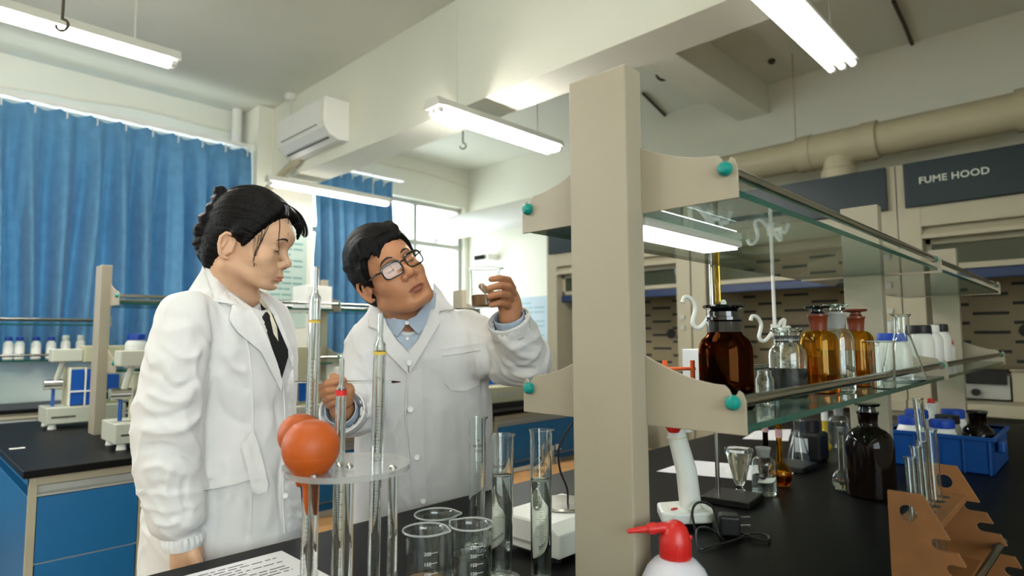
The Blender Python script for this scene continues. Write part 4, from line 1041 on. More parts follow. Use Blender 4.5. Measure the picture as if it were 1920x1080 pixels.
# ------------------------------------------------------------------ bottles on the racks behind
jar('white jar with blue lid on the back rack, right of the beige post', np.array((.86, 3.40, 1.1035)), .1, .165, M_bluecap, False, capr=.036)
jar('white jar with black lid on the back rack beside the blue-lidded one', np.array((.985, 3.36, 1.1035)), .11, .17, M_blackcap, False, capr=.04)
names = [(18, 'blue', 'first'), (40, 'blue', 'second'), (110, 'blue', 'third'), (207, 'blue', 'x'), (68, 'blue', 'fourth'), (124, 'white', 'a'), (151, 'white', 'b')]
for px, col, nm in ((16, 'blue', 'leftmost blue-capped little bottle on the far window rack'), (37, 'blue', 'second blue-capped little bottle from the left on the far window rack'), (68, 'blue', 'third blue-capped little bottle from the left on the far window rack'), (96, 'blue', 'blue-capped little bottle on the far window rack, just left of the white-capped pair'), (123, 'white', 'left one of two white-capped bottles on the far window rack'), (151, 'white', 'right one of two white-capped bottles, beside the beige post')):
    P = on('y', 5.2, px, 640)
    jar(nm, np.array((P[0], 5.2, 1.1135)), .055, .15 if col == 'blue' else .16, M_bluecap if col == 'blue' else M_white, False, capr=.016)
# ------------------------------------------------------------------ implicit-surface modelling for the people
def _len(v): return np.sqrt((v*v).sum(-1))
def capsule(a, b, ra, rb=None):
    a, b = np.array(a, float), np.array(b, float); rb = ra if rb is None else rb; ab = b-a; L2 = max(ab @ ab, 1e-12)
    def f(p):
        t = np.clip(((p-a) @ ab)/L2, 0, 1); return _len(p-a-t[:, None]*ab)-(ra+(rb-ra)*t)
    return f
def ellipsoid(c, r, R=None):
    c, r = np.array(c, float), np.array(r, float)
    def f(p):
        q = p-c
        if R is not None: q = q @ R
        k0 = _len(q/r); k1 = _len(q/(r*r)); return np.where(k1 > 1e-9, k0*(k0-1)/np.maximum(k1, 1e-9), -r.min())
    return f
def chain(pts, rs):
    fs = [capsule(pts[i], pts[i+1], rs[i], rs[i+1]) for i in range(len(pts)-1)]
    def f(p):
        d = fs[0](p)
        for g in fs[1:]: d = np.minimum(d, g(p))
        return d
    return f
def plane(o, n):
    o, n = np.array(o, float), np.array(n, float); n /= np.linalg.norm(n)
    return lambda p: (p-o) @ n
def column(rows, ax, ay, pw=2.0):
    """rows (z, cx, cy, a, b): oval sections, half widths a along ax and b along ay"""
    rows = sorted(rows); Z = np.array([r[0] for r in rows]); T = np.array([r[1:] for r in rows])
    def f(p):
        z = np.clip(p[:, 2], Z[0], Z[-1]); c = np.stack([np.interp(z, Z, T[:, i]) for i in range(4)], 1)
        q = p[:, :2]-c[:, :2]; u = q @ ax[:2]; v = q @ ay[:2]
        k = ((np.abs(u)/c[:, 2])**pw+(np.abs(v)/c[:, 3])**pw)**(1/pw); d = (k-1)*np.minimum(c[:, 2], c[:, 3])
        dz = np.maximum(Z[0]-p[:, 2], p[:, 2]-Z[-1]); return np.maximum(d, dz)
    return f
def U(ops):
    """ops: (prim, k) smooth union in turn; ('-', prim, k) smooth cut"""
    def f(p):
        d = None
        for o in ops:
            if o[0] == '-':
                e = -o[1](p); k = o[2]; h = np.clip(.5-.5*(d-e)/k, 0, 1); d = d*(1-h)+e*h+k*h*(1-h)
            else:
                e = o[0](p); k = o[1]
                if d is None: d = e
                elif k <= 0: d = np.minimum(d, e)
                else:
                    h = np.clip(.5+.5*(d-e)/k, 0, 1); d = d*(1-h)+e*h-k*h*(1-h)
        return d
    return f
def surfnet(f, lo, hi, h):
    lo, hi = np.array(lo, float), np.array(hi, float); C4 = 4
    n = (np.ceil((hi-lo)/(h*C4)).astype(int))*C4+1
    nc = (n-1)//C4+1
    g = [lo[i]+h*C4*np.arange(nc[i]) for i in range(3)]
    P = np.stack(np.meshgrid(*g, indexing='ij'), -1).reshape(-1, 3); D = f(P).reshape(nc)
    m = np.abs(D); mn = m[:-1, :-1, :-1].copy()
    for a in (0, 1):
        for b in (0, 1):
            for c in (0, 1): mn = np.minimum(mn, m[a:nc[0]-1+a, b:nc[1]-1+b, c:nc[2]-1+c])
    act = mn < h*C4*1.8
    V = np.repeat(np.repeat(np.repeat(np.sign(D), C4, 0), C4, 1), C4, 2)[:n[0], :n[1], :n[2]].astype(np.float32)*9
    msk = np.zeros(n, bool); fi = np.repeat(np.repeat(np.repeat(act, C4, 0), C4, 1), C4, 2)
    for a in (0, 1):
        for b in (0, 1):
            for c in (0, 1): msk[a:a+fi.shape[0], b:b+fi.shape[1], c:c+fi.shape[2]] |= fi
    I = np.argwhere(msk); Q = lo+I*h; d = np.empty(len(Q))
    for s in range(0, len(Q), 400000): d[s:s+400000] = f(Q[s:s+400000])
    V[msk] = d
    S = V < 0
    cc = S[:-1, :-1, :-1]*0
    cc = cc.astype(np.int8)
    for a in (0, 1):
        for b in (0, 1):
            for c in (0, 1): cc += S[a:n[0]-1+a, b:n[1]-1+b, c:n[2]-1+c]
    cells = np.argwhere((cc > 0) & (cc < 8)); idx = -np.ones(cc.shape, int); idx[tuple(cells.T)] = np.arange(len(cells))
    acc = np.zeros((len(cells), 3)); cnt = np.zeros(len(cells))
    cor = [(a, b, c) for a in (0, 1) for b in (0, 1) for c in (0, 1)]
    for i, A in enumerate(cor):
        for B in cor[i+1:]:
            if sum(abs(x-y) for x, y in zip(A, B)) != 1: continue
            va = V[tuple((cells+A).T)]; vb = V[tuple((cells+B).T)]; x = (va < 0) != (vb < 0)
            t = np.where(x, va/np.where(x, va-vb, 1), 0); pt = np.array(A)+(np.array(B)-np.array(A))*t[:, None]
            acc += np.where(x[:, None], pt, 0); cnt += x
    vert = lo+(cells+acc/cnt[:, None])*h
    F = []
    for ax in range(3):
        o1, o2 = [(1, 2), (2, 0), (0, 1)][ax]
        sl0 = [slice(1, n[i]-1) for i in range(3)]; sl0[ax] = slice(0, n[ax]-1); sl1 = list(sl0); sl1[ax] = slice(1, n[ax])
        a, b = S[tuple(sl0)], S[tuple(sl1)]; e = np.argwhere(a != b)
        if not len(e): continue
        fl = a[tuple(e.T)]; base = e.copy()
        for i in range(3):
            if i != ax: base[:, i] += 1
        def id_(d1, d2):
            q = base.copy(); q[:, o1] -= d1; q[:, o2] -= d2; return idx[tuple(q.T)]
        q = np.stack([id_(1, 1), id_(0, 1), id_(0, 0), id_(1, 0)], 1); q[~fl] = q[~fl][:, ::-1]; F.append(q)
    F = np.concatenate(F); F = F[(F >= 0).all(1)]
    return vert, F
def vnormals(v, f):
    n = np.cross(v[f[:, 2]]-v[f[:, 0]], v[f[:, 3]]-v[f[:, 1]]); o = np.zeros_like(v)
    for i in range(4): np.add.at(o, f[:, i], n)
    return o/np.maximum(_len(o)[:, None], 1e-12)
def vsmooth(v, f, it=1, lam=.5):
    for _ in range(it):
        a = np.zeros_like(v); c = np.zeros(len(v))
        for i in range(4):
            for j in ((i+1) % 4, (i+3) % 4): np.add.at(a, f[:, i], v[f[:, j]]); np.add.at(c, f[:, i], 1)
        v = v*(1-lam)+lam*a/np.maximum(c, 1)[:, None]
    return v
def vnoise(P, seed=0.0):
    return np.array([noise.noise((p[0]+seed, p[1]-seed*.7, p[2]+seed*1.3)) for p in P])
def crumple(v, f, arm, seed, k=1.0):
    """cloth wrinkles: sharp crossing creases on the sleeves, long soft ones on the body"""
    nn = vnormals(v, f); e = v @ EX; t = v @ TX; z = v[:, 2]
    w = vnoise(np.stack([e*6, t*6, z*6], 1), seed+9)
    q1 = np.stack([(e*.8+z*.6)*7, t*7, (z*.8-e*.6)*17+w*1.2], 1); q2 = np.stack([(e*.8-z*.6)*7, t*7, (z*.8+e*.6)*15+w*1.0], 1)
    r1 = np.clip(1-np.abs(vnoise(q1, seed))*2.4, 0, 1)**3; r2 = np.clip(1-np.abs(vnoise(q2, seed+4))*2.6, 0, 1)**2
    body = np.clip(1-np.abs(vnoise(np.stack([e*11+w, t*11, z*3.2], 1), seed+2))*2.4, 0, 1)**2
    d = arm*(r1*.0050+r2*.0042-.0040)+(1-arm)*(body*.0034-.0012+r1*.0012)+vnoise(v*26, seed+7)*.0009
    return v+nn*(d*k)[:, None]
def bvh_of(v, f): return BVHTree.FromPolygons([Vector(p) for p in v], [tuple(int(i) for i in q) for q in f])
CAMV = Vector(CAM)
def cast(bvh, px, py):
    h = bvh.ray_cast(CAMV, Vector(ray(px, py)).normalized()); return None if h[0] is None else np.array(h[0])
def folds(v, nrm, bvh, items):
    """items: (pixel polyline, height, width)"""
    out = np.zeros(len(v))
    for pts, amp, wd in items:
        pl = bez([np.array(p, float) for p in pts], max(12, 5*len(pts))); hit = [cast(bvh, *p) for p in pl]; hit = [h for h in hit if h is not None]
        if len(hit) < 3: continue
        H_ = np.array(hit); m = len(H_); lo, hi = H_.min(0)-3*wd, H_.max(0)+3*wd
        sel = np.where(((v > lo) & (v < hi)).all(1))[0]
        if not len(sel): continue
        D = np.full(len(sel), 9.); T = np.zeros(len(sel))
        for i in range(m-1):
            a, b = H_[i], H_[i+1]; ab = b-a; t = np.clip(((v[sel]-a) @ ab)/max(ab @ ab, 1e-12), 0, 1); d = _len(v[sel]-a-t[:, None]*ab)
            k = d < D; D[k] = d[k]; T[k] = ((i+t)/(m-1))[k]
        out[sel] += amp*np.exp(-(D/wd)**2)*np.clip(np.sin(PI*np.clip(T, .02, .98))*1.8, 0, 1)
    return v+nrm*out[:, None]
from mathutils.geometry import delaunay_2d_cdt
def decal(bvh, poly, name, m, parent, lift=.003, th=.002, step=5, curve=False, liftf=None, smooth=True, fallback=None):
    """a cloth or skin patch laid on a surface: outline given as seen in the photograph, thickness th, standing lift off the surface"""
    P = [np.array(p, float) for p in poly]
    if curve: P = [q for q in bez(P+[P[0]], 6*len(P))[:-1]]
    out = []
    for i in range(len(P)):
        a, b = P[i], P[(i+1) % len(P)]; k = max(1, int(np.linalg.norm(b-a)/step))
        out += [a+(b-a)*j/k for j in range(k)]
    nb = len(out); A = np.array(out); lo, hi = A.min(0), A.max(0)
    def inside(q):
        c = False
        for i in range(nb):
            x1, y1 = out[i]; x2, y2 = out[(i+1) % nb]
            if (y1 > q[1]) != (y2 > q[1]) and q[0] < (x2-x1)*(q[1]-y1)/(y2-y1)+x1: c = not c
        return c
    pts = [Vector(p) for p in out]; rng = random.Random(1)
    for x in np.arange(lo[0]+step*.5, hi[0], step):
        for y in np.arange(lo[1]+step*.5, hi[1], step):
            q = (x+rng.uniform(-.2, .2)*step, y+rng.uniform(-.2, .2)*step)
            if inside(q) and min(np.hypot(A[:, 0]-q[0], A[:, 1]-q[1])) > step*.45: pts.append(Vector(q))
    vs, es, fs, *_ = delaunay_2d_cdt(pts, [(i, (i+1) % nb) for i in range(nb)], [], 1, 1e-5)
    V3 = []; miss = []
    for i, p in enumerate(vs):
        h = cast(bvh, p[0], p[1])
        if h is None: miss.append(i); V3.append(None)
        else: V3.append(h)
    ok = [i for i in range(len(vs)) if V3[i] is not None]
    for i in miss:
        j = min(ok, key=lambda j: (vs[j]-vs[i]).length); d = (V3[j]-CAM) @ CF; V3[i] = np.array(at(vs[i][0], vs[i][1], d+.002))
    V3 = np.array(V3)
    # relax depth a little so that patches do not copy every crease
    D = np.array([(q-CAM) @ CF for q in V3]); nbh = [set() for _ in vs]
    for q in fs:
        for i in range(len(q)): nbh[q[i]].add(q[(i+1) % len(q)]); nbh[q[(i+1) % len(q)]].add(q[i])
    if smooth:
        for _ in range(3): D = np.array([.5*D[i]+.5*np.mean([D[j] for j in nbh[i]]) if nbh[i] else D[i] for i in range(len(D))])
    L = np.array([lift if liftf is None else liftf(p[0], p[1]) for p in vs])
    F3 = np.array([at(p[0], p[1], D[i]-L[i]) for i, p in enumerate(vs)]); B3 = np.array([at(p[0], p[1], D[i]-L[i]+th) for i, p in enumerate(vs)])
    k = len(vs); faces = []; edge = {}
    for q in fs:
        a = list(q); n = np.cross(F3[a[1]]-F3[a[0]], F3[a[2]]-F3[a[0]])
        if n @ (CAM-F3[a[0]]) < 0: a = a[::-1]
        faces.append(tuple(a)); faces.append(tuple(i+k for i in reversed(a)))
        for i in range(len(a)): edge[(a[i], a[(i+1) % len(a)])] = 1
    for (a, b) in edge:
        if (b, a) not in edge: faces.append((b, a, a+k, b+k))
    return MB().add(np.concatenate([F3, B3]), faces, True).build(name, m, parent, world=True)
def strip(bvh, pts, wpx, name, m, parent, lift=.002, th=.0015, step=4):
    """narrow band along a pixel polyline (seams, brows, lashes); wpx number or list"""
    p = bez([np.array(q, float) for q in pts], max(8, 4*len(pts))); n = len(p); w = wpx if isinstance(wpx, (list, tuple)) else [wpx, wpx]
    W = np.interp(np.linspace(0, 1, n), np.linspace(0, 1, len(w)), w); L = []; R_ = []
    for i in range(n):
        t = p[min(i+1, n-1)]-p[max(i-1, 0)]; t = t/max(np.linalg.norm(t), 1e-9); nn = np.array((-t[1], t[0])); L.append(p[i]+nn*W[i]/2); R_.append(p[i]-nn*W[i]/2)
    return decal(bvh, L+R_[::-1], name, m, parent, lift, th, step)
def meshobj(name, v, f, m, parent, smooth=True):
    return MB().add(v, [tuple(int(i) for i in q) for q in f], smooth).build(name, m, parent, world=True)
# ---- figure frame
EX = np.array((CR[0], CR[1], 0)); EX /= np.linalg.norm(EX)          # image right, level
TX = -np.array((CF[0], CF[1], 0)); TX /= np.linalg.norm(TX)         # towards the camera, level
ZX = np.array((0, 0, 1.))
def rot(v, ax, a):
    ax = ax/np.linalg.norm(ax); return v*math.cos(a)+np.cross(ax, v)*math.sin(a)+ax*(ax @ v)*(1-math.cos(a))
def headframe(side, yaw, pitch, roll):
    """side: start direction of the face (vector); returns matrix with columns fwd, left, up"""
    f = side; u = ZX.copy(); l = np.cross(u, f)
    f, l = rot(f, u, yaw), rot(l, u, yaw); f, u = rot(f, l, pitch), rot(u, l, pitch)
    M = np.stack([f, l, u], 1)
    return np.stack([rot(M[:, i], TX, roll) for i in range(3)], 1)
# ---- skin
def skinmat(name, rgb, lips):
    m = pmat(name, rgb, .5, var=.05, scale=25, bump=.12, bscale=260, subs=.12, spec=.35); nt = m.node_tree; b = nt.nodes['Principled BSDF']
    src = b.inputs['Base Color'].links[0].from_socket; a = nt.nodes.new('ShaderNodeAttribute'); a.attribute_name = 'lip'
    mx = nt.nodes.new('ShaderNodeMix'); mx.data_type = 'RGBA'; nt.links.new(a.outputs['Fac'], mx.inputs['Factor']); nt.links.new(src, mx.inputs['A']); mx.inputs['B'].default_value = (*lin(lips), 1)
    nt.links.new(mx.outputs['Result'], b.inputs['Base Color']); return m
def lipmask(v, w=.023, zc=-.0612, hh=.0115):
    t = np.clip(1-(v[:, 1]/w)**2, 0, 1); m_ = np.clip((hh*t**.8-np.abs(v[:, 2]-zc))/.0016+.5, 0, 1); return m_*(v[:, 0] > .088)*(np.abs(v[:, 1]) < w)
def set_lip(o, mask):
    a = o.data.attributes.new('lip', 'FLOAT', 'POINT'); d = np.zeros(len(o.data.vertices), np.float32); d[:len(mask)] = mask; a.data.foreach_set('value', d)
def lidline(l2w, s, dz, off, r, name, m, parent, y0=-.0125, y1=.0130):
    P = []
    for i in range(13):
        y = y0+(y1-y0)*i/12; k = max(.02, 1-(y/.0150)**2-(dz/.0112)**2); P.append(l2w((.0835+.0125*math.sqrt(k)+off, s*.031+s*y, .0195+dz-.0012*(y/.0125)*0)))
    rs = [r*(.35+.65*math.sin(PI*(i+.6)/13.2)) for i in range(13)]
    MB().tube(P, rs, 7).build(name, m, parent, world=True)
M_lid = pmat('lid_fold', (140, 96, 74), .6, var=.05)
M_skinw = skinmat('woman_skin', (214, 170, 138), (196, 122, 102))
M_skinm = skinmat('man_skin', (186, 130, 95), (150, 90, 72))
M_hair = pmat('black_hair', (9, 7, 7), .5, var=.2, scale=60, spec=.16, bump=.5, bscale=220)
M_hair2 = pmat('black_hair_short', (10, 8, 7), .55, var=.2, scale=60, spec=.16, bump=.5, bscale=260)
M_coat = pmat('white_coat_cloth', (224, 221, 219), .8, var=.015, scale=10, bump=.12, bscale=500, sheen=.1)
M_coatseam = pmat('white_coat_facing', (227, 224, 222), .8, var=.012, scale=10, bump=.12, bscale=500)
M_seam = pmat('white_stitching', (188, 186, 182), .8, var=.02)
M_btn = pmat('white_button', (222, 220, 214), .3, var=.02)
M_lipw = pmat('lips_rose', (168, 86, 72), .4, var=.05, scale=60); M_lipm = pmat('lips_brown', (146, 84, 66), .45, var=.05, scale=60)
M_brow = pmat('brow_hair', (44, 30, 24), .7, var=.2, scale=200)
M_lash = pmat('lash', (26, 18, 15), .6, var=.1)
M_shirt = pmat('pale_blue_shirt', (176, 190, 208), .75, var=.03, scale=60, bump=.08, bscale=500)
M_creamc = pmat('cream_collar', (216, 206, 186), .75, var=.03)
M_blackt = pmat('black_knit', (22, 23, 22), .85, var=.1, scale=80)
M_trous = pmat('dark_trousers', (34, 36, 44), .8, var=.06)
M_shoe = pmat('black_leather_shoe', (22, 20, 20), .4, var=.06)
def head_ops(fem, necka, neckb, rn):
    m = 0 if fem else 1
    ops = [(ellipsoid((-.005, 0, .045), (.096, .0745, .086)), 0), (ellipsoid((.042, 0, .05), (.054, .060, .058)), .03),
           (ellipsoid((.042, 0, -.016), (.054, .0605+.002*m, .062)), .03), (ellipsoid((.045, 0, -.064), (.048+.003*m, .045+.008*m, .046)), .03),
           (ellipsoid((.084, 0, -.094), (.017, .020+.004*m, .018)), .02), (capsule((.0, .052+.004*m, -.052), (.07, .022+.004*m, -.094), .016+.003*m), .03), (capsule((.0, -.052-.004*m, -.052), (.07, -.022-.004*m, -.094), .016+.003*m), .03)]
    for s in (-1, 1):
        ops += [(ellipsoid((.064, s*.042, -.012), (.026, .022, .02)), .025), (ellipsoid((.078, s*.022, -.045), (.02, .02, .022)), .03)]
    ops += [(capsule((.087, -.030, .042), (.087, .030, .042), .0105), .02), (ellipsoid((.09, 0, .05), (.012, .02, .02)), .02)]
    for s in (-1, 1): ops.append(('-', ellipsoid((.105, s*.030, .020), (.017, .017, .013)), .014))
    for s in (-1, 1): ops.append((ellipsoid((.0835, s*.031, .0195), (.0125, .0150, .0112)), .004))
    nz = [(capsule((.092, 0, .03), (.117, 0, -.010), .0065, .0095+.001*m), .011), (ellipsoid((.1185, 0, -.0135), (.0105, .0105+.0035*m, .0095+.0015*m)), .006)]
    for s in (-1, 1): nz.append((ellipsoid((.1075, s*(.0115+.004*m), -.0195), (.0115, .0075+.0015*m, .0078+.001*m)), .006))
    ops += nz
    for s in (-1, 1): ops.append(('-', ellipsoid((.1125, s*.0068, -.0265), (.005, .0033, .003)), .003))
    ops += [(capsule((.1, 0, -.03), (.102, 0, -.048), .0075, .009), .014), (capsule((.098, -.017, -.056), (.1045, 0, -.053), .0055, .0072), .007), (capsule((.098, .017, -.056), (.1045, 0, -.053), .0055, .0072), .007),
            (capsule((.096, -.014, -.067), (.1025, 0, -.0685), .0055, .0078), .007), (capsule((.096, .014, -.067), (.1025, 0, -.0685), .0055, .0078), .007),
            ('-', chain([(.094, -.023, -.061), (.108, -.010, -.0605), (.1125, 0, -.0603), (.108, .010, -.0605), (.094, .023, -.061)], [.0016]*5), .003),
            ('-', capsule((.105, -.014, -.0815), (.105, .014, -.0815), .006), .012)]
    for s in (-1, 1):                                                            # ears
        R = rmat(0, 0, s*-.38) @ rmat(s*.12, 0, 0)
        c = np.array((-.008, s*.073, .004-.013*(1-m))); P = lambda x, y, z: tuple(c+R @ np.array((x, s*y, z)))
        ring = [P(.012, .004, -.004), P(.013, .008, .018), P(.004, .012, .031), P(-.010, .014, .031), P(-.019, .0145, .018), P(-.018, .013, 0), P(-.011, .010, -.018), P(-.003, .006, -.028), P(.006, .003, -.028)]
        ops += [(ellipsoid(c+R @ np.array((-.003, s*.004, .004)), (.016, .0045, .027), R), .006), (chain(ring, [.0035, .0038, .004, .0042, .0042, .0042, .0048, .0058, .004]), .004),
                ('-', ellipsoid(P(.001, .013, .000), (.0085, .006, .013), R), .003), (capsule(P(-.006, .009, .016), P(-.010, .009, -.004), .003), .004), (capsule(P(.011, .006, .004), P(.010, .006, -.008), .0045), .005)]
    ops += [(capsule(necka, neckb, rn, rn*1.08), .03)]
    return ops
# ------------------------------------------------------------------ the woman
WD = 1.46
WO = np.array(at(456, 467, WD))
WM = headframe(EX, math.radians(3), math.radians(14.5), 0)      # columns fwd, left, up
WS = .955
wl = lambda p: WO+np.asarray(p, float)*WS @ WM.T                    # head frame -> world
wi = lambda p: (np.asarray(p, float)-WO) @ WM/WS
BASE_W = np.array(at(440, 1000, 1.50)); BASE_W[2] = 0
woman = thing('person', 'woman in white lab coat with black hair in a bun, looking down at the bench', 'person', BASE_W)
nb = wi(at(432, 585, 1.49))
f = U(head_ops(True, (-.022, 0, -.045), nb, .050))
v, q = surfnet(f, (-.16, -.12, -.26), (.15, .12, .15), .0024); v = vsmooth(v, q, 1, .4)
def warpw(v):
    v = np.array(v, float).reshape(-1, 3)
    wx = np.clip((v[:, 0]+.035)/.06, 0, 1); zz = np.where(v[:, 2] < -.028, -.028+(v[:, 2]+.028)*.64, v[:, 2]); v[:, 0] += wx*np.clip(-.028-v[:, 2], 0, 1)*.06
    v[:, 0] += np.clip((v[:, 0]-.03)/.05, 0, 1)*np.clip((v[:, 2]-.02)/.04, 0, 1)*.008; v[:, 2] = v[:, 2]*(1-wx)+zz*wx
    n_ = np.clip((v[:, 0]-.09)/.02, 0, 1)*np.clip(1-np.abs(v[:, 2]+.012)/.03, 0, 1); v[:, 2] += n_*.006; v[:, 0] -= n_*.0045
    return v
lipw = lipmask(v, .021, -.0612, .0095); v = warpw(v)
hv = wl(v); hq = q; W_head = bvh_of(hv, hq)
# hand hanging at her side
def hand_ops(wrist, palm, fingers, thumb, rw=.026, rp=.03):
    ops = [(capsule(wrist, palm, rw, rp), 0)]
    for ch in fingers: ops.append((chain(ch[0], ch[1]), .008))
    ops.append((chain(*thumb), .01)); return ops
W = lambda x, y, d: np.array(at(x, y, d))
wr, pm = W(343, 1000, 1.305), W(350, 1062, 1.31)
fg = []
for k in range(4):
    dd = 1.285+.019*k; x0 = 352+2*k
    fg.append(([W(x0, 1075, dd), W(x0+6, 1112, dd), W(x0+12, 1135, dd+.004), W(x0+11, 1152, dd+.01)], [.0095, .0085, .0078, .0066]))
th = ([W(362, 1040, 1.288), W(378, 1072, 1.28), W(384, 1098, 1.282), W(384, 1112, 1.284)], [.013, .0105, .009, .0075])
f = U(hand_ops(wr, pm, fg, th, .027, .024)+[(ellipsoid(W(352, 1050, 1.31), (.03, .03, .045)), .02)])
lo = np.minimum.reduce([wr, pm]+[p for c in fg for p in c[0]])-.05; hi = np.maximum.reduce([wr, pm]+[p for c in fg for p in c[0]])+.05
v2, q2 = surfnet(f, lo, hi, .0026)
# torso, arms and legs under the clothes, same surface
arm0, arm1, arm2 = W(352, 622, 1.32), W(318, 800, 1.305), W(343, 1005, 1.305)
far0, far1, far2 = W(470, 622, 1.66), W(475, 800, 1.70), W(500, 980, 1.66)
hipz = .82
sh_c = W(430, 640, 1.49); hip = W(440, 1000, 1.50)
f = U([(capsule(W(432, 575, 1.49), sh_c, .045, .07), 0), (ellipsoid((sh_c+hip)/2, (.10, .10, .26)), .04), (chain([arm0, arm1, arm2], [.036, .034, .026]), .02), (chain([far0, far1, far2], [.036, .034, .026]), .02)])
v3, q3 = surfnet(f, np.minimum.reduce([arm2, far2, hip, arm1, sh_c])-.2, np.maximum.reduce([arm0, far0, sh_c, far2])+.2, .009)
f = U([(chain([W(500, 980, 1.64), W(504, 1030, 1.64), W(508, 1055, 1.64)], [.03, .028, .02]), 0)])
v4, q4 = surfnet(f, W(500, 1020, 1.64)-.12, W(500, 1020, 1.64)+.12, .004)
mbb = MB(); 
for a, b in ((hv, hq), (v2, q2), (v3, q3), (v4, q4)): mbb.add(a, [tuple(int(i) for i in t) for t in b], True)
set_lip(mbb.build('body', M_skinw, woman, world=True), lipw)
# coat
bf = math.cos(math.radians(22))*EX+math.sin(math.radians(22))*TX; bs = np.cross(ZX, bf)
rows = []
for (py, xl, xr, dep, b) in ((540, 408, 474, 1.495, .05), (552, 384, 500, 1.495, .10), (572, 358, 520, 1.495, .145), (605, 340, 536, 1.495, .16), (650, 334, 548, 1.495, .158), (700, 334, 549, 1.495, .152), (760, 334, 546, 1.495, .145), (850, 300, 554, 1.495, .15), (950, 270, 566, 1.495, .152), (1080, 255, 580, 1.495, .155), (1260, 245, 590, 1.495, .16)):
    c = np.array(at((xl+xr)/2, py, dep)); a = (xr-xl)/2*dep/FPX
    # oval seen at an angle: solve the fore-aft half width for the seen half width
    s = math.sin(math.radians(22)); a2 = math.sqrt(max(a*a-(b*s)**2, (.55*a)**2))/math.cos(math.radians(22))
    rows.append((c[2], c[0], c[1], a2, b))
ops = [(column(rows, bf, bs), 0),
       (chain([W(352, 598, 1.345), W(331, 690, 1.312), W(314, 795, 1.300), W(318, 880, 1.298), W(332, 965, 1.303), W(341, 1003, 1.305)], [.064, .066, .071, .066, .058, .036]), .014),
       (chain([W(470, 610, 1.64), W(475, 800, 1.69), W(500, 960, 1.66)], [.066, .066, .052]), .035),
       (capsule(W(420, 556, 1.492), W(425, 512, 1.487), .082, .056), .03),
       ('-', capsule(W(470, 560, 1.462), W(455, 470, 1.48), .044, .07), .008)]
f = U(ops)
lo = W(440, 800, 1.5)-np.array((.42, .42, 0)); hi = W(440, 800, 1.5)+np.array((.42, .42, 0)); lo[2] = .50; hi[2] = 1.46
cv, cq = surfnet(f, lo, hi, .0052); cv = vsmooth(cv, cq, 3, .5)
bv0 = bvh_of(cv, cq); nn = vnormals(cv, cq)
FW = [ (((372, 600), (398, 660), (388, 740), (374, 820)), -0.0048, 0.0062),  # pixel polyline, height, width  (positive ridge, negative crease)
    (((392, 560), (402, 610), (400, 660), (388, 712)), -0.0088, 0.0087), (((300, 640), (345, 672), (380, 660)), 0.0048, 0.0074), (((285, 690), (330, 726), (372, 708)), -0.0048, 0.0074),
    (((268, 730), (315, 752), (360, 748)), 0.0064, 0.0081), (((262, 778), (310, 782), (368, 760)), -0.0064, 0.0074), (((256, 800), (300, 812), (350, 800), (382, 772)), 0.0072, 0.0087), (((258, 845), (300, 838), (345, 850), (372, 870)), -0.0072, 0.0081),
    (((330, 800), (362, 826), (378, 862)), 0.0064, 0.0081), (((262, 880), (300, 872), (340, 886)), 0.0056, 0.0074), (((268, 930), (300, 910), (330, 930)), -0.0048, 0.0068), (((318, 870), (312, 920), (322, 970)), 0.0048, 0.0081),
    (((350, 890), (345, 930), (356, 975)), -0.0048, 0.0062), (((285, 975), (315, 985), (345, 970)), 0.0056, 0.0062), (((290, 600), (282, 650), (290, 700)), 0.0040, 0.0099), (((335, 570), (352, 620), (345, 690)), 0.0032, 0.0112), (((372, 640), (366, 700), (382, 750)), 0.0048, 0.0074),
    (((405, 690), (425, 735), (432, 790)), 0.0048, 0.0112), (((440, 690), (452, 720), (470, 735)), -0.0040, 0.0074), (((415, 650), (440, 690), (470, 700)), 0.0048, 0.0087), (((400, 740), (430, 780), (470, 800)), -0.0040, 0.0087), (((420, 850), (430, 890), (425, 960)), 0.0048, 0.0124),
    (((500, 860), (505, 930), (500, 1000)), 0.0056, 0.0124), (((530, 840), (524, 920), (530, 990)), -0.0056, 0.0087), (((468, 930), (466, 980), (462, 1020)), -0.0048, 0.0099), (((400, 900), (402, 960), (400, 1020)), -0.0056, 0.0112), (((490, 700), (500, 760), (505, 820)), 0.0032, 0.0099), (((515, 740), (520, 790), (528, 850)), -0.0032, 0.0074), (((430, 600), (440, 640), (436, 680)), 0.0032, 0.0099)]
cv = folds(cv, nn, bv0, FW)
px_ = (cv-CAM) @ CF; ux = 960+FPX*((cv-CAM) @ CR)/px_; arm_ = np.clip((385-ux)/14, 0, 1)*np.clip((px_ < 1.42)*1.0, 0, 1)
cv = crumple(cv, cq, arm_, 3.1, .85)
coat = meshobj('lab_coat', cv, cq, M_coat, woman)
W_coat = bvh_of(cv, cq)
# elastic cuff with gathers
ax = W(343, 1010, 1.305)-W(341, 960, 1.305); ax /= np.linalg.norm(ax); A, B, D_ = frame(ax)
Pg = []
for i in range(9):
    t = i/8; row = []
    for k in range(120):
        a = 2*PI*k/120; rr = .0365+.004*math.sin(PI*t)+.0024*math.sin(22*a+.6*math.sin(3*a))*math.sin(PI*min(1, t*1.2+.1))-(.008 if i in (0, 8) else 0)
        row.append(W(342, 1002, 1.305)+ax*(.034*t-.004)+(A*math.cos(a)+B*math.sin(a))*rr)
    row.append(row[0]); Pg.append(row)
MB().grid(Pg).build('elastic_cuff', M_coatseam, woman, world=True)
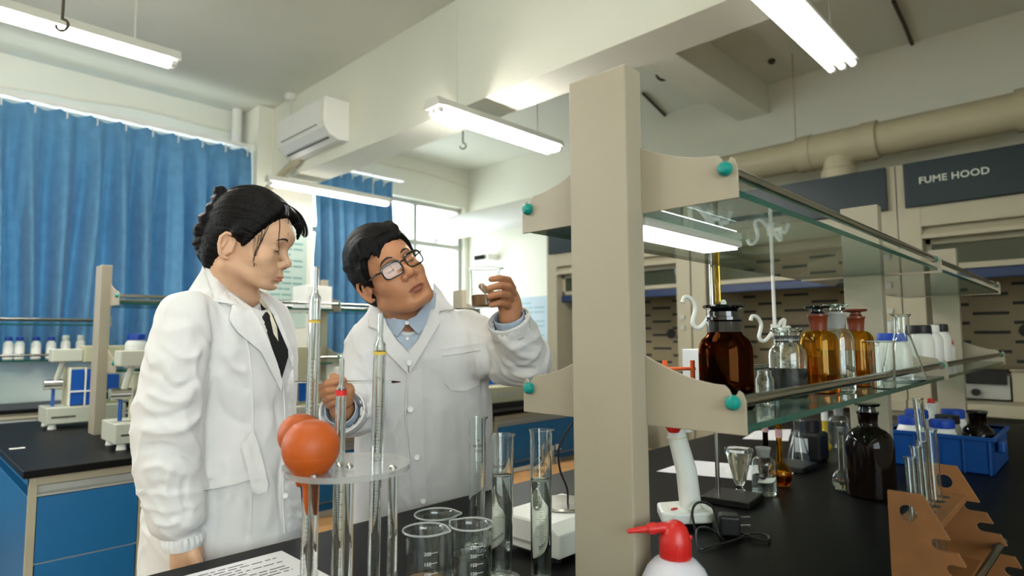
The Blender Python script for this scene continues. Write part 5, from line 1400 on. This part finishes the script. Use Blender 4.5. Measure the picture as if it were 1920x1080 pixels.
# coat details
decal(W_coat, [(487, 560), (512, 590), (540, 655), (541, 668), (528, 712), (506, 640), (492, 598)], 'black_top', M_blackt, woman, .004, .003, 5)
decal(W_coat, [(476, 543), (487, 566), (505, 590), (513, 626), (522, 640), (519, 612), (508, 586), (497, 566), (485, 540)], 'inner_collar', M_creamc, woman, .009, .002, 4)
decal(W_coat, [(398, 503), (384, 498), (386, 512), (396, 540), (404, 566), (435, 570), (430, 600), (445, 622), (490, 660), (528, 735), (530, 716), (520, 680), (505, 640), (488, 604), (470, 575), (447, 556), (425, 535), (410, 517)], 'near_lapel', M_coatseam, woman, .013, .006, 6)
decal(W_coat, [(482, 546), (500, 556), (522, 592), (545, 650), (551, 664), (549, 690), (541, 668), (530, 636), (512, 590), (494, 563)], 'far_lapel', M_coatseam, woman, .010, .006, 5)
strip(W_coat, [(428, 571), (440, 572), (452, 580)], 2.0, 'notch_seam', M_seam, woman, .0115, .001)
strip(W_coat, [(530, 715), (534, 780), (532, 860), (530, 930), (533, 1000)], 2.5, 'placket_edge', M_coatseam, woman, .006, .004)
decal(W_coat, [(533, 715), (550, 690), (554, 780), (556, 880), (568, 992), (536, 1000), (534, 900), (537, 800)], 'front_placket', M_coatseam, woman, .004, .003, 7)
strip(W_coat, [(400, 560), (436, 600), (462, 640), (472, 720), (474, 810)], 3, 'princess_seam', M_coatseam, woman, .0025, .002)
decal(W_coat, [(378, 900), (430, 892), (470, 882), (469, 900), (425, 912), (378, 920)], 'pocket_band', M_coatseam, woman, .0055, .003, 6)
strip(W_coat, [(378, 921), (425, 912), (470, 900)], 1.8, 'pocket_seam', M_seam, woman, .0062, .0012)
strip(W_coat, [(470, 884), (471, 940), (470, 1000)], 2.0, 'pocket_edge', M_coatseam, woman, .005, .003)
decal(W_coat, [(474, 806), (456, 830), (452, 838), (462, 870), (473, 922), (485, 927), (500, 922), (503, 908), (494, 868), (484, 832)], 'belt_tab', M_coatseam, woman, .020, .006, 6)
for (x, y) in ((535, 930), (482, 912)):
    P = cast(W_coat, x, y)
    if P is not None: MB().lathe([(0, -.001), (.0065, -.001), (.007, .001), (.005, .0025), (0, .002)], 16, P-ray(x, y)*.012, a=-np.array(ray(x, y))).build('button', M_btn, woman, world=True)
# trousers and shoes
fl_ = math.cos(.38)
for s, dd in ((-1, 1.43), (1, 1.60)):
    h0 = W(440, 1100, dd); h0[2] = .70; k0 = h0+EX*.01; k0[2] = .45; a0 = h0.copy(); a0[2] = .09
    vv, qq = surfnet(U([(chain([h0, k0, a0], [.085, .065, .055]), 0)]), a0-np.array((.14, .14, .08)), h0+np.array((.14, .14, .12)), .009); meshobj('trouser_leg', vv, qq, M_trous, woman)
    t0 = a0.copy(); t0[2] = .04
    vv, qq = surfnet(U([(capsule(t0-bf*.05, t0+bf*.14, .036, .032), 0), (capsule(t0, t0+ZX*.05, .04, .035), .02), ('-', plane((0, 0, .002), (0, 0, -1)) if False else (lambda p: p[:, 2]-.004), .004)]) if False else U([(capsule(t0-bf*.05, t0+bf*.14, .036, .032), 0), (capsule(t0, t0+ZX*.05, .04, .035), .02)]), t0-np.array((.22, .22, .06)), t0+np.array((.22, .22, .14)), .006)
    vv[:, 2] = np.maximum(vv[:, 2], .002); meshobj('shoe', vv, qq, M_shoe, woman)
# hair
hops = [(ellipsoid((-.002, 0, .060), (.098, .083, .104)), 0), (ellipsoid((.026, 0, .084), (.055, .062, .052)), .03), (ellipsoid((-.05, 0, -.02), (.042, .060, .06)), .03),
        ('-', plane((.052, 0, .054), (-.80, 0, .60)), .006), ('-', capsule((-.008, -.10, -.008), (-.008, -.068, -.008), .027), .006), ('-', capsule((-.008, .10, -.008), (-.008, .068, -.008), .027), .006),
        ('-', plane((-.02, 0, -.066), (-.35, 0, .94)), .01)]
# front hair swept across the temples
for s in (-1, 1):
    hops += [(chain([(.050, s*.012, .132), (.074, s*.038, .118), (.062, s*.062, .084), (.042, s*.072, .044), (.026, s*.0745, .006)], [.012, .012, .011, .010, .005]), .012)]
    hops += [(chain([(.03, s*.02, .132), (.045, s*.056, .10), (.028, s*.074, .06), (.010, s*.08, .03)], [.016, .016, .014, .012]), .015)]
hops += [(chain([(.05, .0, .13), (.088, .030, .112), (.104, .048, .088), (.104, .056, .062)], [.013, .012, .008, .003]), .01)]
# rolled bun at the back of the head
bun = [(-.078, -.012, .098), (-.083, -.016, .074), (-.091, -.020, .046), (-.096, -.018, .016), (-.090, -.012, -.012), (-.076, -.006, -.036)]
for i, c in enumerate(bun): hops.append((ellipsoid(c, (.024, .034, .021)), .006))
hops.append((ellipsoid((-.06, 0, .02), (.045, .05, .07)), .02)); hops.append((ellipsoid((-.088, -.012, .122), (.018, .022, .017)), .006))
f = U(hops)
v, q = surfnet(f, (-.17, -.12, -.12), (.13, .12, .17), .0026); v = vsmooth(v, q, 1, .4)
# strand grooves flow from the forehead back to the bun
nn = vnormals(v, q); ang = np.arctan2(v[:, 1], v[:, 2]-.015)
g = vnoise(np.stack([ang*22, (v[:, 0])*5, _len(v)*9], 1), 2.2)*.0022+vnoise(np.stack([ang*50, v[:, 0]*8, _len(v)*12], 1), 5.2)*.0011
bm_ = np.clip((-.072-v[:, 0])/.02, 0, 1); g = g*(1-bm_)+bm_*vnoise(np.stack([v[:, 0]*60, v[:, 1]*60, v[:, 2]*120], 1), 1.0)*.0035
v = v+nn*g[:, None]
hairv = wl(v); W_hair = bvh_of(hairv, q)
mbh = MB().add(hairv, [tuple(int(i) for i in t) for t in q], True)
def strand(pts, r0=.0006, r1=.00025):
    p = bez(pts, 24); mbh.tube(p, list(np.linspace(r0, r1, len(p))), 5)
def sp_(p, b, off=-.002): 
    h = cast(b, *p); return (np.array(at(p[0], p[1], WD-.055)) if h is None else h+np.array(ray(*p))*off)
rng = random.Random(11)
for pts in (((523, 402), (524, 425), (522, 450), (522, 478)), ((539, 398), (541, 418), (540, 442)), ((500, 420), (492, 450), (478, 475), (476, 500)), ((492, 430), (488, 455), (480, 480)), ((486, 440), (480, 470), (474, 492)), ((478, 445), (476, 470), (479, 498)), ((510, 410), (500, 432), (490, 452))):
    for k in range(3):
        j = rng.uniform(-1.5, 1.5); strand([sp_((x+j, y), W_head) for x, y in pts], .00045, .00025)
# far-side front lock that curves past the forehead
for k in range(44):
    j = rng.uniform(-4.5, 4.5); dz = rng.uniform(-.006, .006); d = WD-.01+dz
    strand([np.array(at(x+j*(.5+t*.9), y+j*.5, d)) for (x, y), t in zip(((516, 376), (540, 384), (558, 398), (568, 416), (572, 434), (570, 446-abs(j))), (0, .3, .6, .8, 1, 1))], .0012, .0004)
hair = mbh.build('hair', M_hair, woman, world=True)
# face details
def hw(*p): q = wl(warpw(p)[0]); c = (q-CAM) @ CF; return (960+FPX*((q-CAM) @ CR)/c, 540-FPX*((q-CAM) @ CU)/c)
strip(W_head, [hw(.1, -.013, .0435), hw(.1, -.024, .0470), hw(.094, -.036, .0455), hw(.086, -.046, .038)], [2.0, 4.0, 3.4, 1.2], 'eyebrow', M_brow, woman, .0009, .0009, 2)
lw_ = lambda p: wl(warpw(p)[0])
for t in (-1, 1):
    lidline(lw_, t, -.0062, .0004, .0010, 'eyelashes', M_lash, woman); lidline(lw_, t, .0058, .0001, .00045, 'eyelid_crease', M_lid, woman)
# ------------------------------------------------------------------ the man
MD = 1.58; MS = .945
MO = np.array(at(736, 524, MD))
MM = headframe(TX, math.radians(30), math.radians(8), math.radians(35))
ml = lambda p: MO+np.asarray(p, float)*MS @ MM.T
mi = lambda p: ((np.asarray(p, float)-MO) @ MM)/MS
BASE_M = np.array(at(800, 1000, 1.80)); BASE_M[2] = 0
man = thing('person', 'man in white lab coat and black-framed glasses holding up a beaker of muddy liquid', 'person', BASE_M)
nb = mi(at(766, 640, 1.66))
f = U(head_ops(False, (-.018, 0, -.05), nb, .058))
v, q = surfnet(f, (-.17, -.16, -.28), (.15, .16, .15), .0024); v = vsmooth(v, q, 1, .4)
lipm = lipmask(v, .0265, -.0612, .0105)
wx = np.clip((v[:, 0]+.035)/.06, 0, 1); zz = np.where(v[:, 2] < -.028, -.028+(v[:, 2]+.028)*.86, v[:, 2]); v[:, 2] = v[:, 2]*(1-wx)+zz*wx
hv = ml(v); hq = q; M_head = bvh_of(hv, hq)
mbb = MB().add(hv, [tuple(int(i) for i in t) for t in hq], True)
# left hand (picture right) around the beaker
BK = 1.50
lw = W(956, 598, 1.515)
fgs = [([W(961, 541, 1.512), W(953, 525, 1.478), W(937, 521.5, 1.452), W(921, 523.5, 1.449)], [.0098, .0090, .0082, .0070]),
       ([W(961, 552, 1.510), W(953, 538, 1.470), W(937, 535.5, 1.444), W(917, 540.5, 1.444)], [.0100, .0094, .0086, .0072]),
       ([W(959, 565, 1.508), W(952, 553, 1.468), W(937, 551, 1.442), W(918, 556, 1.444)], [.0098, .0092, .0084, .0070]),
       ([W(956, 578, 1.510), W(949, 570, 1.474), W(936, 568, 1.450), W(921, 572, 1.449)], [.0090, .0084, .0076, .0064])]
ops = [(capsule(lw, W(957, 580, 1.520), .027, .028), 0), (ellipsoid(W(955, 562, 1.528), (.026, .026, .034)), .02)]
for p, r_ in fgs: ops.append((chain(p, r_), .0035))
ops.append((chain([W(950, 575, 1.545), W(934, 560, 1.562), W(918, 550, 1.562), W(903, 537, 1.552)], [.016, .0125, .0105, .0085]), .008))
f = U(ops); pts = np.array([p for c in fgs for p in c[0]]+[lw, W(903, 537, 1.552)])
v2, q2 = surfnet(f, pts.min(0)-.05, pts.max(0)+.05, .0021); v2 = vsmooth(v2, q2, 1, .4); mbb.add(v2, [tuple(int(i) for i in t) for t in q2], True)
M_hand = bvh_of(v2, q2)
# right hand (picture left) holding the rod
RD_ = 1.40
rw = W(640, 768, 1.455)
fgr = [([W(618, 738, 1.435), W(603, 727, 1.415), W(614, 719, 1.392), W(630, 716, 1.388)], [.0105, .0100, .0090, .0074]),
       ([W(622, 748, 1.437), W(606, 739, 1.414), W(616, 732, 1.392), W(632, 730, 1.389)], [.0105, .0100, .0090, .0074]),
       ([W(626, 757, 1.440), W(611, 750, 1.418), W(619, 744, 1.397), W(633, 742, 1.394)], [.0100, .0095, .0086, .0070]),
       ([W(632, 765, 1.444), W(618, 760, 1.424), W(625, 755, 1.404), W(637, 753, 1.400)], [.0092, .0086, .0078, .0064])]
ops = [(capsule(rw, W(637, 752, 1.445), .027, .027), 0), (ellipsoid(W(636, 740, 1.440), (.024, .024, .028)), .018)]
for p, r_ in fgr: ops.append((chain(p, r_), .0035))
ops.append((chain([W(650, 750, 1.43), W(652, 732, 1.415), W(641, 714, 1.405), W(625, 706, 1.402)], [.016, .0125, .0108, .0085]), .008))
ops.append((ellipsoid(W(655, 733, 1.42), (.011, .011, .017)), .01))
f = U(ops); pts = np.array([p for c in fgr for p in c[0]]+[rw, W(660, 706, 1.40)])
v3, q3 = surfnet(f, pts.min(0)-.05, pts.max(0)+.05, .0021); v3 = vsmooth(v3, q3, 1, .4); mbb.add(v3, [tuple(int(i) for i in t) for t in q3], True)
M_handr = bvh_of(v3, q3)
# trunk, arms under the cloth
ls, le = W(872, 628, 1.70), W(988, 682, 1.60); rs, re_ = W(692, 655, 1.62), W(676, 775, 1.60)
ch = W(790, 720, 1.72); hp = W(800, 960, 1.87)
f = U([(capsule(W(766, 620, 1.665), ch, .05, .085), 0), (capsule(ch, hp, .085, .07), .03), (chain([ls, le, lw], [.042, .036, .027]), .03), (chain([rs, re_, rw], [.042, .036, .027]), .03)])
pts = np.array([ls, le, lw, rs, re_, rw, ch, hp]); v4, q4 = surfnet(f, pts.min(0)-.16, pts.max(0)+.16, .009); mbb.add(v4, [tuple(int(i) for i in t) for t in q4], True)
set_lip(mbb.build('body', M_skinm, man, world=True), lipm)
# coat
mf = math.cos(math.radians(10))*TX+math.sin(math.radians(10))*EX; msd = np.cross(ZX, mf)
rows = []
for (py, xl, xr, dep, b) in ((556, 728, 812, 1.675, .055), (572, 706, 838, 1.68, .085), (592, 684, 868, 1.69, .108), (625, 668, 902, 1.70, .125), (670, 664, 916, 1.71, .135), (740, 668, 920, 1.75, .14), (830, 668, 924, 1.80, .14), (950, 664, 934, 1.85, .135), (1100, 650, 945, 1.88, .135), (1300, 640, 950, 1.89, .135)):
    c = np.array(at((xl+xr)/2, py, dep)); rows.append((c[2], c[0], c[1], (xr-xl)/2*dep/FPX, b))
ops = [(column(rows, msd, mf, 2.25), 0),
       (chain([W(868, 632, 1.70), W(930, 664, 1.655), W(985, 676, 1.60), W(972, 640, 1.555), W(957, 607, 1.523)], [.078, .080, .072, .060, .052]), .016),
       (chain([W(694, 650, 1.645), W(680, 715, 1.62), W(678, 768, 1.60), W(656, 777, 1.53), W(642, 772, 1.47)], [.070, .068, .060, .058, .052]), .014),
       (capsule(W(762, 578, 1.675), W(766, 548, 1.665), .092, .064), .03),
       ('-', capsule(W(765, 585, 1.60), W(768, 540, 1.64), .052, .074), .01),
       ('-', capsule(W(954, 601, 1.519), W(944, 570, 1.49), .046, .05), .004),
       ('-', capsule(W(640.5, 770, 1.465), W(633, 762, 1.42), .046, .052), .004)]
f = U(ops)
lo = W(800, 800, 1.75)-np.array((.50, .50, 0)); hi = W(800, 800, 1.75)+np.array((.50, .50, 0)); lo[2] = .55; hi[2] = 1.44
cv, cq = surfnet(f, lo, hi, .0056); cv = vsmooth(cv, cq, 3, .5)
bv0 = bvh_of(cv, cq); nn = vnormals(cv, cq)
FM = [(((905, 640), (915, 690), (905, 745)), -.012, .010), (((925, 655), (940, 690), (948, 722)), .005, .009), (((950, 640), (975, 665), (1015, 670)), .006, .008), (((940, 665), (970, 690), (1020, 696)), -.006, .008), (((955, 700), (985, 706), (1020, 690)), .006, .008),
      (((930, 620), (960, 650), (1000, 640)), .006, .008), (((965, 630), (990, 645), (1020, 645)), -.005, .007), (((985, 610), (1005, 640), (1012, 670)), .005, .009), (((935, 700), (958, 720), (985, 722)), -.005, .008), (((918, 600), (926, 630), (935, 650)), -.006, .008),
      (((880, 610), (892, 660), (898, 720)), .005, .011), (((660, 690), (690, 720), (700, 760)), -.007, .009), (((650, 780), (680, 770), (700, 745)), -.008, .010), (((700, 650), (712, 700), (708, 760)), -.005, .010), (((672, 640), (690, 690), (700, 720)), .005, .010),
      (((690, 770), (700, 830), (698, 920)), .006, .014), (((712, 760), (722, 830), (722, 930)), -.004, .010), (((820, 720), (826, 800), (822, 900)), .005, .016), (((860, 760), (868, 840), (872, 920)), -.004, .012), (((890, 740), (900, 800), (906, 890)), .005, .012), (((740, 780), (745, 850), (748, 930)), .004, .012)]
cv = folds(cv, nn, bv0, FM)
px_ = (cv-CAM) @ CF; ux = 960+FPX*((cv-CAM) @ CR)/px_; uy = 540-FPX*((cv-CAM) @ CU)/px_
arm_ = np.maximum(np.clip((ux-905)/14, 0, 1)*(uy < 735), np.clip((712-ux)/14, 0, 1)*(uy < 800)*(px_ < 1.66))
cv = crumple(cv, cq, arm_, 6.3)
meshobj('lab_coat', cv, cq, M_coat, man); M_coatb = bvh_of(cv, cq)
# shirt: collar and cuffs
decal(M_coatb, [(712, 578), (722, 560), (745, 590), (764, 598), (785, 584), (806, 548), (812, 560), (800, 600), (785, 632), (765, 656), (745, 636), (727, 606)], 'shirt_front', M_shirt, man, .006, .003, 5)
sh_in = pmat('plain_blue_shirt', (176, 190, 208), .75, var=.03)  # same even blue as the shirt cloth
def collar(pts_in, pts_out, d0, name):
    P = []
    for t in range(9):
        k = t/8; P.append([np.array(at(*(np.array(a[:2])*(1-k)+np.array(b[:2])*k), a[2]*(1-k)+b[2]*k)) for a, b in zip(pts_in, pts_out)])
    o = MB().grid(P).build(name, M_shirt, man, world=True); m_ = o.modifiers.new('thick', 'SOLIDIFY'); m_.thickness = .002; return o
collar([(711, 556, 1.640), (716, 576, 1.60), (728, 591, 1.572), (745, 598, 1.560), (762, 600, 1.554)], [(704, 572, 1.648), (712, 604, 1.604), (726, 624, 1.578), (746, 632, 1.566), (763, 606, 1.553)], 0, 'collar_wing')
collar([(764, 600, 1.552), (780, 592, 1.562), (793, 575, 1.582), (803, 555, 1.605), (808, 540, 1.63)], [(764, 606, 1.551), (784, 628, 1.566), (803, 612, 1.580), (815, 574, 1.604), (817, 552, 1.634)], 0, 'collar_wing')
for (x, y) in ((763, 605.5), (764, 635)):
    P = cast(M_coatb, x, y)
    if P is not None: MB().lathe([(0, -.001), (.005, -.001), (.0055, .001), (.004, .0022), (0, .0018)], 16, P-ray(x, y)*(.012 if y > 610 else .0), a=-np.array(ray(x, y))).build('shirt_button', M_btn, man, world=True) if y > 610 else MB().lathe([(0, -.001), (.005, -.001), (.0055, .001), (.004, .0022), (0, .0018)], 16, at(x, y, 1.547), a=-np.array(ray(x, y))).build('shirt_button', M_btn, man, world=True)
def cuff(p0, p1, r0, r1, name, m, n=40, th=.0022, wob=0):
    ax = p1-p0; A, B, D_ = frame(ax); P = []
    for i in range(7):
        t = i/6; P.append([p0+ax*t+(A*math.cos(2*PI*k/n)+B*math.sin(2*PI*k/n))*(r0+(r1-r0)*t+wob*math.sin(3*2*PI*k/n+1)) for k in range(n+1)])
    o = MB().grid(P).build(name, m, man, world=True); q = o.modifiers.new('thick', 'SOLIDIFY'); q.thickness = th; return o
cuff(W(960, 618, 1.53), W(953.5, 592, 1.512), .0375, .0385, 'shirt_cuff', M_shirt)
cuff(W(646, 776, 1.485), W(638, 767, 1.448), .0365, .0375, 'shirt_cuff', M_shirt)
cuff(W(961, 620, 1.535), W(953, 597, 1.517), .0535, .055, 'sleeve_hem', M_coatseam, th=.004, wob=.001)
cuff(W(648, 777, 1.495), W(640, 770, 1.458), .0535, .055, 'sleeve_hem', M_coatseam, th=.004, wob=.001)
# lapels, pocket, placket
decal(M_coatb, [(716, 548), (700, 566), (690, 590), (694, 612), (712, 622), (706, 634), (728, 664), (764, 700), (766, 664), (745, 640), (726, 610), (714, 580)], 'near_lapel', M_coatseam, man, .011, .005, 6)
decal(M_coatb, [(812, 528), (828, 545), (838, 562), (852, 578), (824, 583), (822, 590), (826, 602), (808, 634), (768, 700), (764, 664), (785, 636), (800, 606), (811, 570), (812, 545)], 'far_lapel', M_coatseam, man, .011, .005, 6)
strip(M_coatb, [(690, 613), (702, 616), (714, 622)], 1.8, 'notch_seam', M_seam, man, .0125, .001); strip(M_coatb, [(824, 584), (838, 582), (852, 579)], 1.8, 'notch_seam', M_seam, man, .0125, .001)
strip(M_coatb, [(766, 698), (761, 760), (764, 830), (772, 900), (780, 965)], 3, 'placket_edge', M_coatseam, man, .006, .004)
decal(M_coatb, [(766, 700), (790, 690), (794, 780), (796, 880), (806, 962), (782, 966), (772, 890), (763, 790)], 'front_placket', M_coatseam, man, .0035, .003, 7)
decal(M_coatb, [(826, 654), (866, 650), (900, 644), (903, 700), (898, 722), (872, 733), (846, 732), (832, 716)], 'chest_pocket', M_coatseam, man, .0035, .003, 7)
strip(M_coatb, [(826, 654), (866, 650), (900, 644)], 3, 'pocket_edge', M_coatseam, man, .006, .003)
strip(M_coatb, [(829, 668), (866, 663), (901, 657)], 1.3, 'pocket_stitch', M_seam, man, .0055, .001)
for (x, y) in ((768, 680), (770, 768), (782, 858), (794, 940)):
    P = cast(M_coatb, x, y)
    if P is not None: MB().lathe([(0, -.001), (.0085, -.001), (.009, .001), (.0065, .003), (0, .0024)], 20, P-ray(x, y)*(.011 if y < 700 else .006), a=-np.array(ray(x, y))).build('button', M_btn, man, world=True)
# trousers and shoes
for s in (-1, 1):
    h0 = W(800, 1000, 1.84)+msd*s*.095; h0[2] = .66; k0 = h0.copy(); k0[2] = .45; a0 = h0.copy(); a0[2] = .09
    vv, qq = surfnet(U([(chain([h0, k0, a0], [.09, .07, .06]), 0)]), a0-np.array((.14, .14, .08)), h0+np.array((.14, .14, .12)), .009); meshobj('trouser_leg', vv, qq, M_trous, man)
    t0 = a0.copy(); t0[2] = .04
    vv, qq = surfnet(U([(capsule(t0-mf*.05, t0+mf*.16, .038, .034), 0), (capsule(t0, t0+ZX*.05, .042, .036), .02)]), t0-np.array((.24, .24, .06)), t0+np.array((.24, .24, .14)), .006)
    vv[:, 2] = np.maximum(vv[:, 2], .002); meshobj('shoe', vv, qq, M_shoe, man)
# hair: short, thick, swept across the forehead
hops = [(ellipsoid((-.012, 0, .060), (.110, .092, .110)), 0), (ellipsoid((.03, 0, .085), (.062, .07, .052)), .03), (ellipsoid((-.055, 0, .0), (.055, .072, .07)), .03),
        ('-', plane((.066, 0, .070), (-.86, 0, .50)), .004), ('-', plane((-.02, 0, -.045), (-.45, 0, .89)), .008)]
for s in (-1, 1): hops.append(('-', capsule((-.006, s*.11, .006), (-.006, s*.069, .006), .028), .005))
rng = random.Random(5)
for k in range(15):                                                             # fringe clumps combed across the brow
    y = -.070+.105*k/14+rng.uniform(-.004, .004); z1 = .062+.018*abs(y+.02)/.07+rng.uniform(-.006, .006)+(.020 if y > .01 else 0)
    hops.append((chain([(.03, y+.03, .128), (.066, y+.018, .112), (.083-.35*max(0, abs(y)-.045), y+.004, .090), (.089-.5*max(0, abs(y)-.04), y-.012, z1)], [.015, .014, .0105, .0028]), .004))
for k in range(9):
    a = k/8; y = -.074; hops.append((chain([(.055-.05*a, -.058, .095-.01*a), (.052-.05*a, -.076, .06), (.044-.045*a, -.0795, .025-.006*(k % 2))], [.012, .010, .003]), .004))
for k in range(46):
    a = rng.uniform(0, 2*PI); b = rng.uniform(.15, 1.25); d = np.array((math.sin(b)*math.cos(a), math.sin(b)*math.sin(a), math.cos(b)))
    c = np.array((-.012, 0, .058))+d*np.array((.103, .086, .092)); t = np.array((.5, -.6, .1)); t = t-d*(t @ d); t /= np.linalg.norm(t)
    if c[0] > .07: continue
    hops.append((chain([c-t*.02-d*.004, c+d*.003, c+t*.026+d*.001], [.009, .009, .003]), .005))
f = U(hops); v, q = surfnet(f, (-.16, -.125, -.10), (.14, .125, .19), .0026); nn = vnormals(v, q)
fl2 = np.stack([(v[:, 0]+v[:, 1]*.6)*14, (v[:, 1]-v[:, 0]*.8)*70, v[:, 2]*40], 1)
v = v+nn*(vnoise(fl2, 1.5)*.0026+vnoise(fl2*.4, 4.5)*.003)[:, None]
mbh = MB().add(ml(v), [tuple(int(i) for i in t) for t in q], True)
mbh.build('hair', M_hair2, man, world=True)
# face details in head space
def hs(p): q = ml(p); c = (q-CAM) @ CF; return (960+FPX*((q-CAM) @ CR)/c, 540-FPX*((q-CAM) @ CU)/c)
for s in (-1, 1):
    strip(M_head, [hs((.1, s*.012, .043)), hs((.1, s*.026, .048)), hs((.092, s*.040, .045)), hs((.084, s*.048, .038))], [2, 4.2, 3.6, 1.4], 'eyebrow', M_brow, man, .0008, .001, 2)
    lidline(ml, s, -.0058, .0004, .0010, 'eyelashes', M_lash, man); lidline(ml, s, .0060, .0001, .0005, 'eyelid_crease', M_lid, man)
# glasses
M_specs = pmat('dark_tortoise_frame', (34, 22, 18), .25, var=.3, scale=60, coat=.4); M_lens = thinmat('spectacle_lens', (.97, .97, .95), ior=1.5, rough=.01)
gl = bpy.data.objects.new('glasses', None); COL.objects.link(gl); gl.parent = man; gl.location = Vector(MO)-man.location
def gbuild(mb, name, m):
    o = mb.build(name, m, None); L = MO; co = np.array([v.co for v in o.data.vertices])-L; o.data.vertices.foreach_set('co', co.ravel()); o.data.update(); o.parent = gl; return o
def gp(y, z, x0=.1145): return ml((x0-abs(y)**2*3.2+.0, y, z))
for s in (-1, 1):
    cy_, cz = s*.0345, .0135; w_, h_ = .0265, .0185; R_ = []
    for k in range(40):
        a = 2*PI*k/40; ca, sa = math.cos(a), math.sin(a); sq = (abs(ca)**3.6+abs(sa)**3.6)**(-1/3.6); R_.append((cy_+ca*sq*w_, cz+sa*sq*h_*(1.0 if sa > 0 else .96)))
    gbuild(MB().tube([gp(*p) for p in R_], .0023, 8, closed=True), 'rim', M_specs)
    top = [p for p in R_ if p[1] > cz+.006]; top.sort(); gbuild(MB().tube([gp(*p) for p in top], .0030, 8), 'brow_bar', M_specs)
    gbuild(MB().add([gp(cy_, cz, .1142)]+[gp(*p) for p in R_], [(0, i+1, (i+1) % 40+1) for i in range(40)], True), 'lens', M_lens)
    gbuild(MB().tube([gp(s*.0605, .022), ml((.092, s*.072, .024)), ml((.05, s*.0775, .024)), ml((.0, s*.0785, .020)), ml((-.018, s*.077, .008))], [.0026, .0026, .0022, .0020, .0018], 8), 'temple', M_specs)
gbuild(MB().tube([gp(-.0085, .0195), gp(-.004, .0225), gp(.004, .0225), gp(.0085, .0195)], .0021, 8), 'bridge', M_specs)
# beaker in the raised hand and rod in the other hand
bc = W(911, 578, BK); upv = ZX+EX*-.035; upv /= np.linalg.norm(upv)
rb = thing('beaker', 'beaker of muddy brown liquid held up in the raised hand of the man', 'beaker', bc)
Rb, Hb_ = .0352, .099
prof = shell([(0, 0), (Rb-.006, 0), (Rb-.0015, .002), (Rb, .007), (Rb, Hb_-.012), (Rb+.001, Hb_-.005), (Rb+.0042, Hb_-.0005), (Rb+.0038, Hb_)], .0014)
mb_ = MB().lathe(prof, 56, a=upv); v_ = np.array(mb_.v); hgt = v_ @ upv; rad = v_-hgt[:, None]*upv; dr = rad/np.maximum(_len(rad)[:, None], 1e-9)
w_ = np.exp(-((1-dr @ EX)/.04))*np.clip((hgt-(Hb_-.02))/.02, 0, 1); mb_.v = [tuple(p) for p in v_+rad*(w_*.2)[:, None]]
mb_.build('body', G_thin, rb)
MB().tube([bc-bc+upv*(Hb_-.0006)+(np.cross(upv, EX)/np.linalg.norm(np.cross(upv, EX))*math.sin(q)+EX*math.cos(q))*(Rb+.0036)*(1+.2*math.exp(-((1-math.cos(q))/.04))) for q in np.linspace(0, 2*PI, 65)[:-1]], .0011, 8, closed=True).build('rim', G, rb)
MB().lathe([(0, .003), (Rb-.006, .003), (Rb-.0009, .007), (Rb-.0009, .0322), (Rb-.003, .033), (0, .0328)], 48, a=upv).build('liquid', M_brownliq, rb)
p0, p1 = W(553, 716, 1.392), W(752, 716, 1.392)
rr_ = thing('glass_rod', 'thin glass rod held level in the lowered hand of the man', 'glass rod', p0)
L_ = np.linalg.norm(p1-p0); ax = (p1-p0)
MB().lathe([(0, 0), (.0028, 0), (.003, .002), (.003, L_-.035), (.0022, L_-.03), (.0034, L_-.026), (.003, L_-.016), (.0008, L_), (0, L_)], 16, a=ax).build('rod', G_rod, rr_)
MB().lathe([(.0, L_-.022), (.0026, L_-.02), (.0012, L_-.002), (0, L_-.001)], 12, a=ax).build('brown_tip', pmat('brown_rod_tip', (140, 96, 60), .5), rr_)
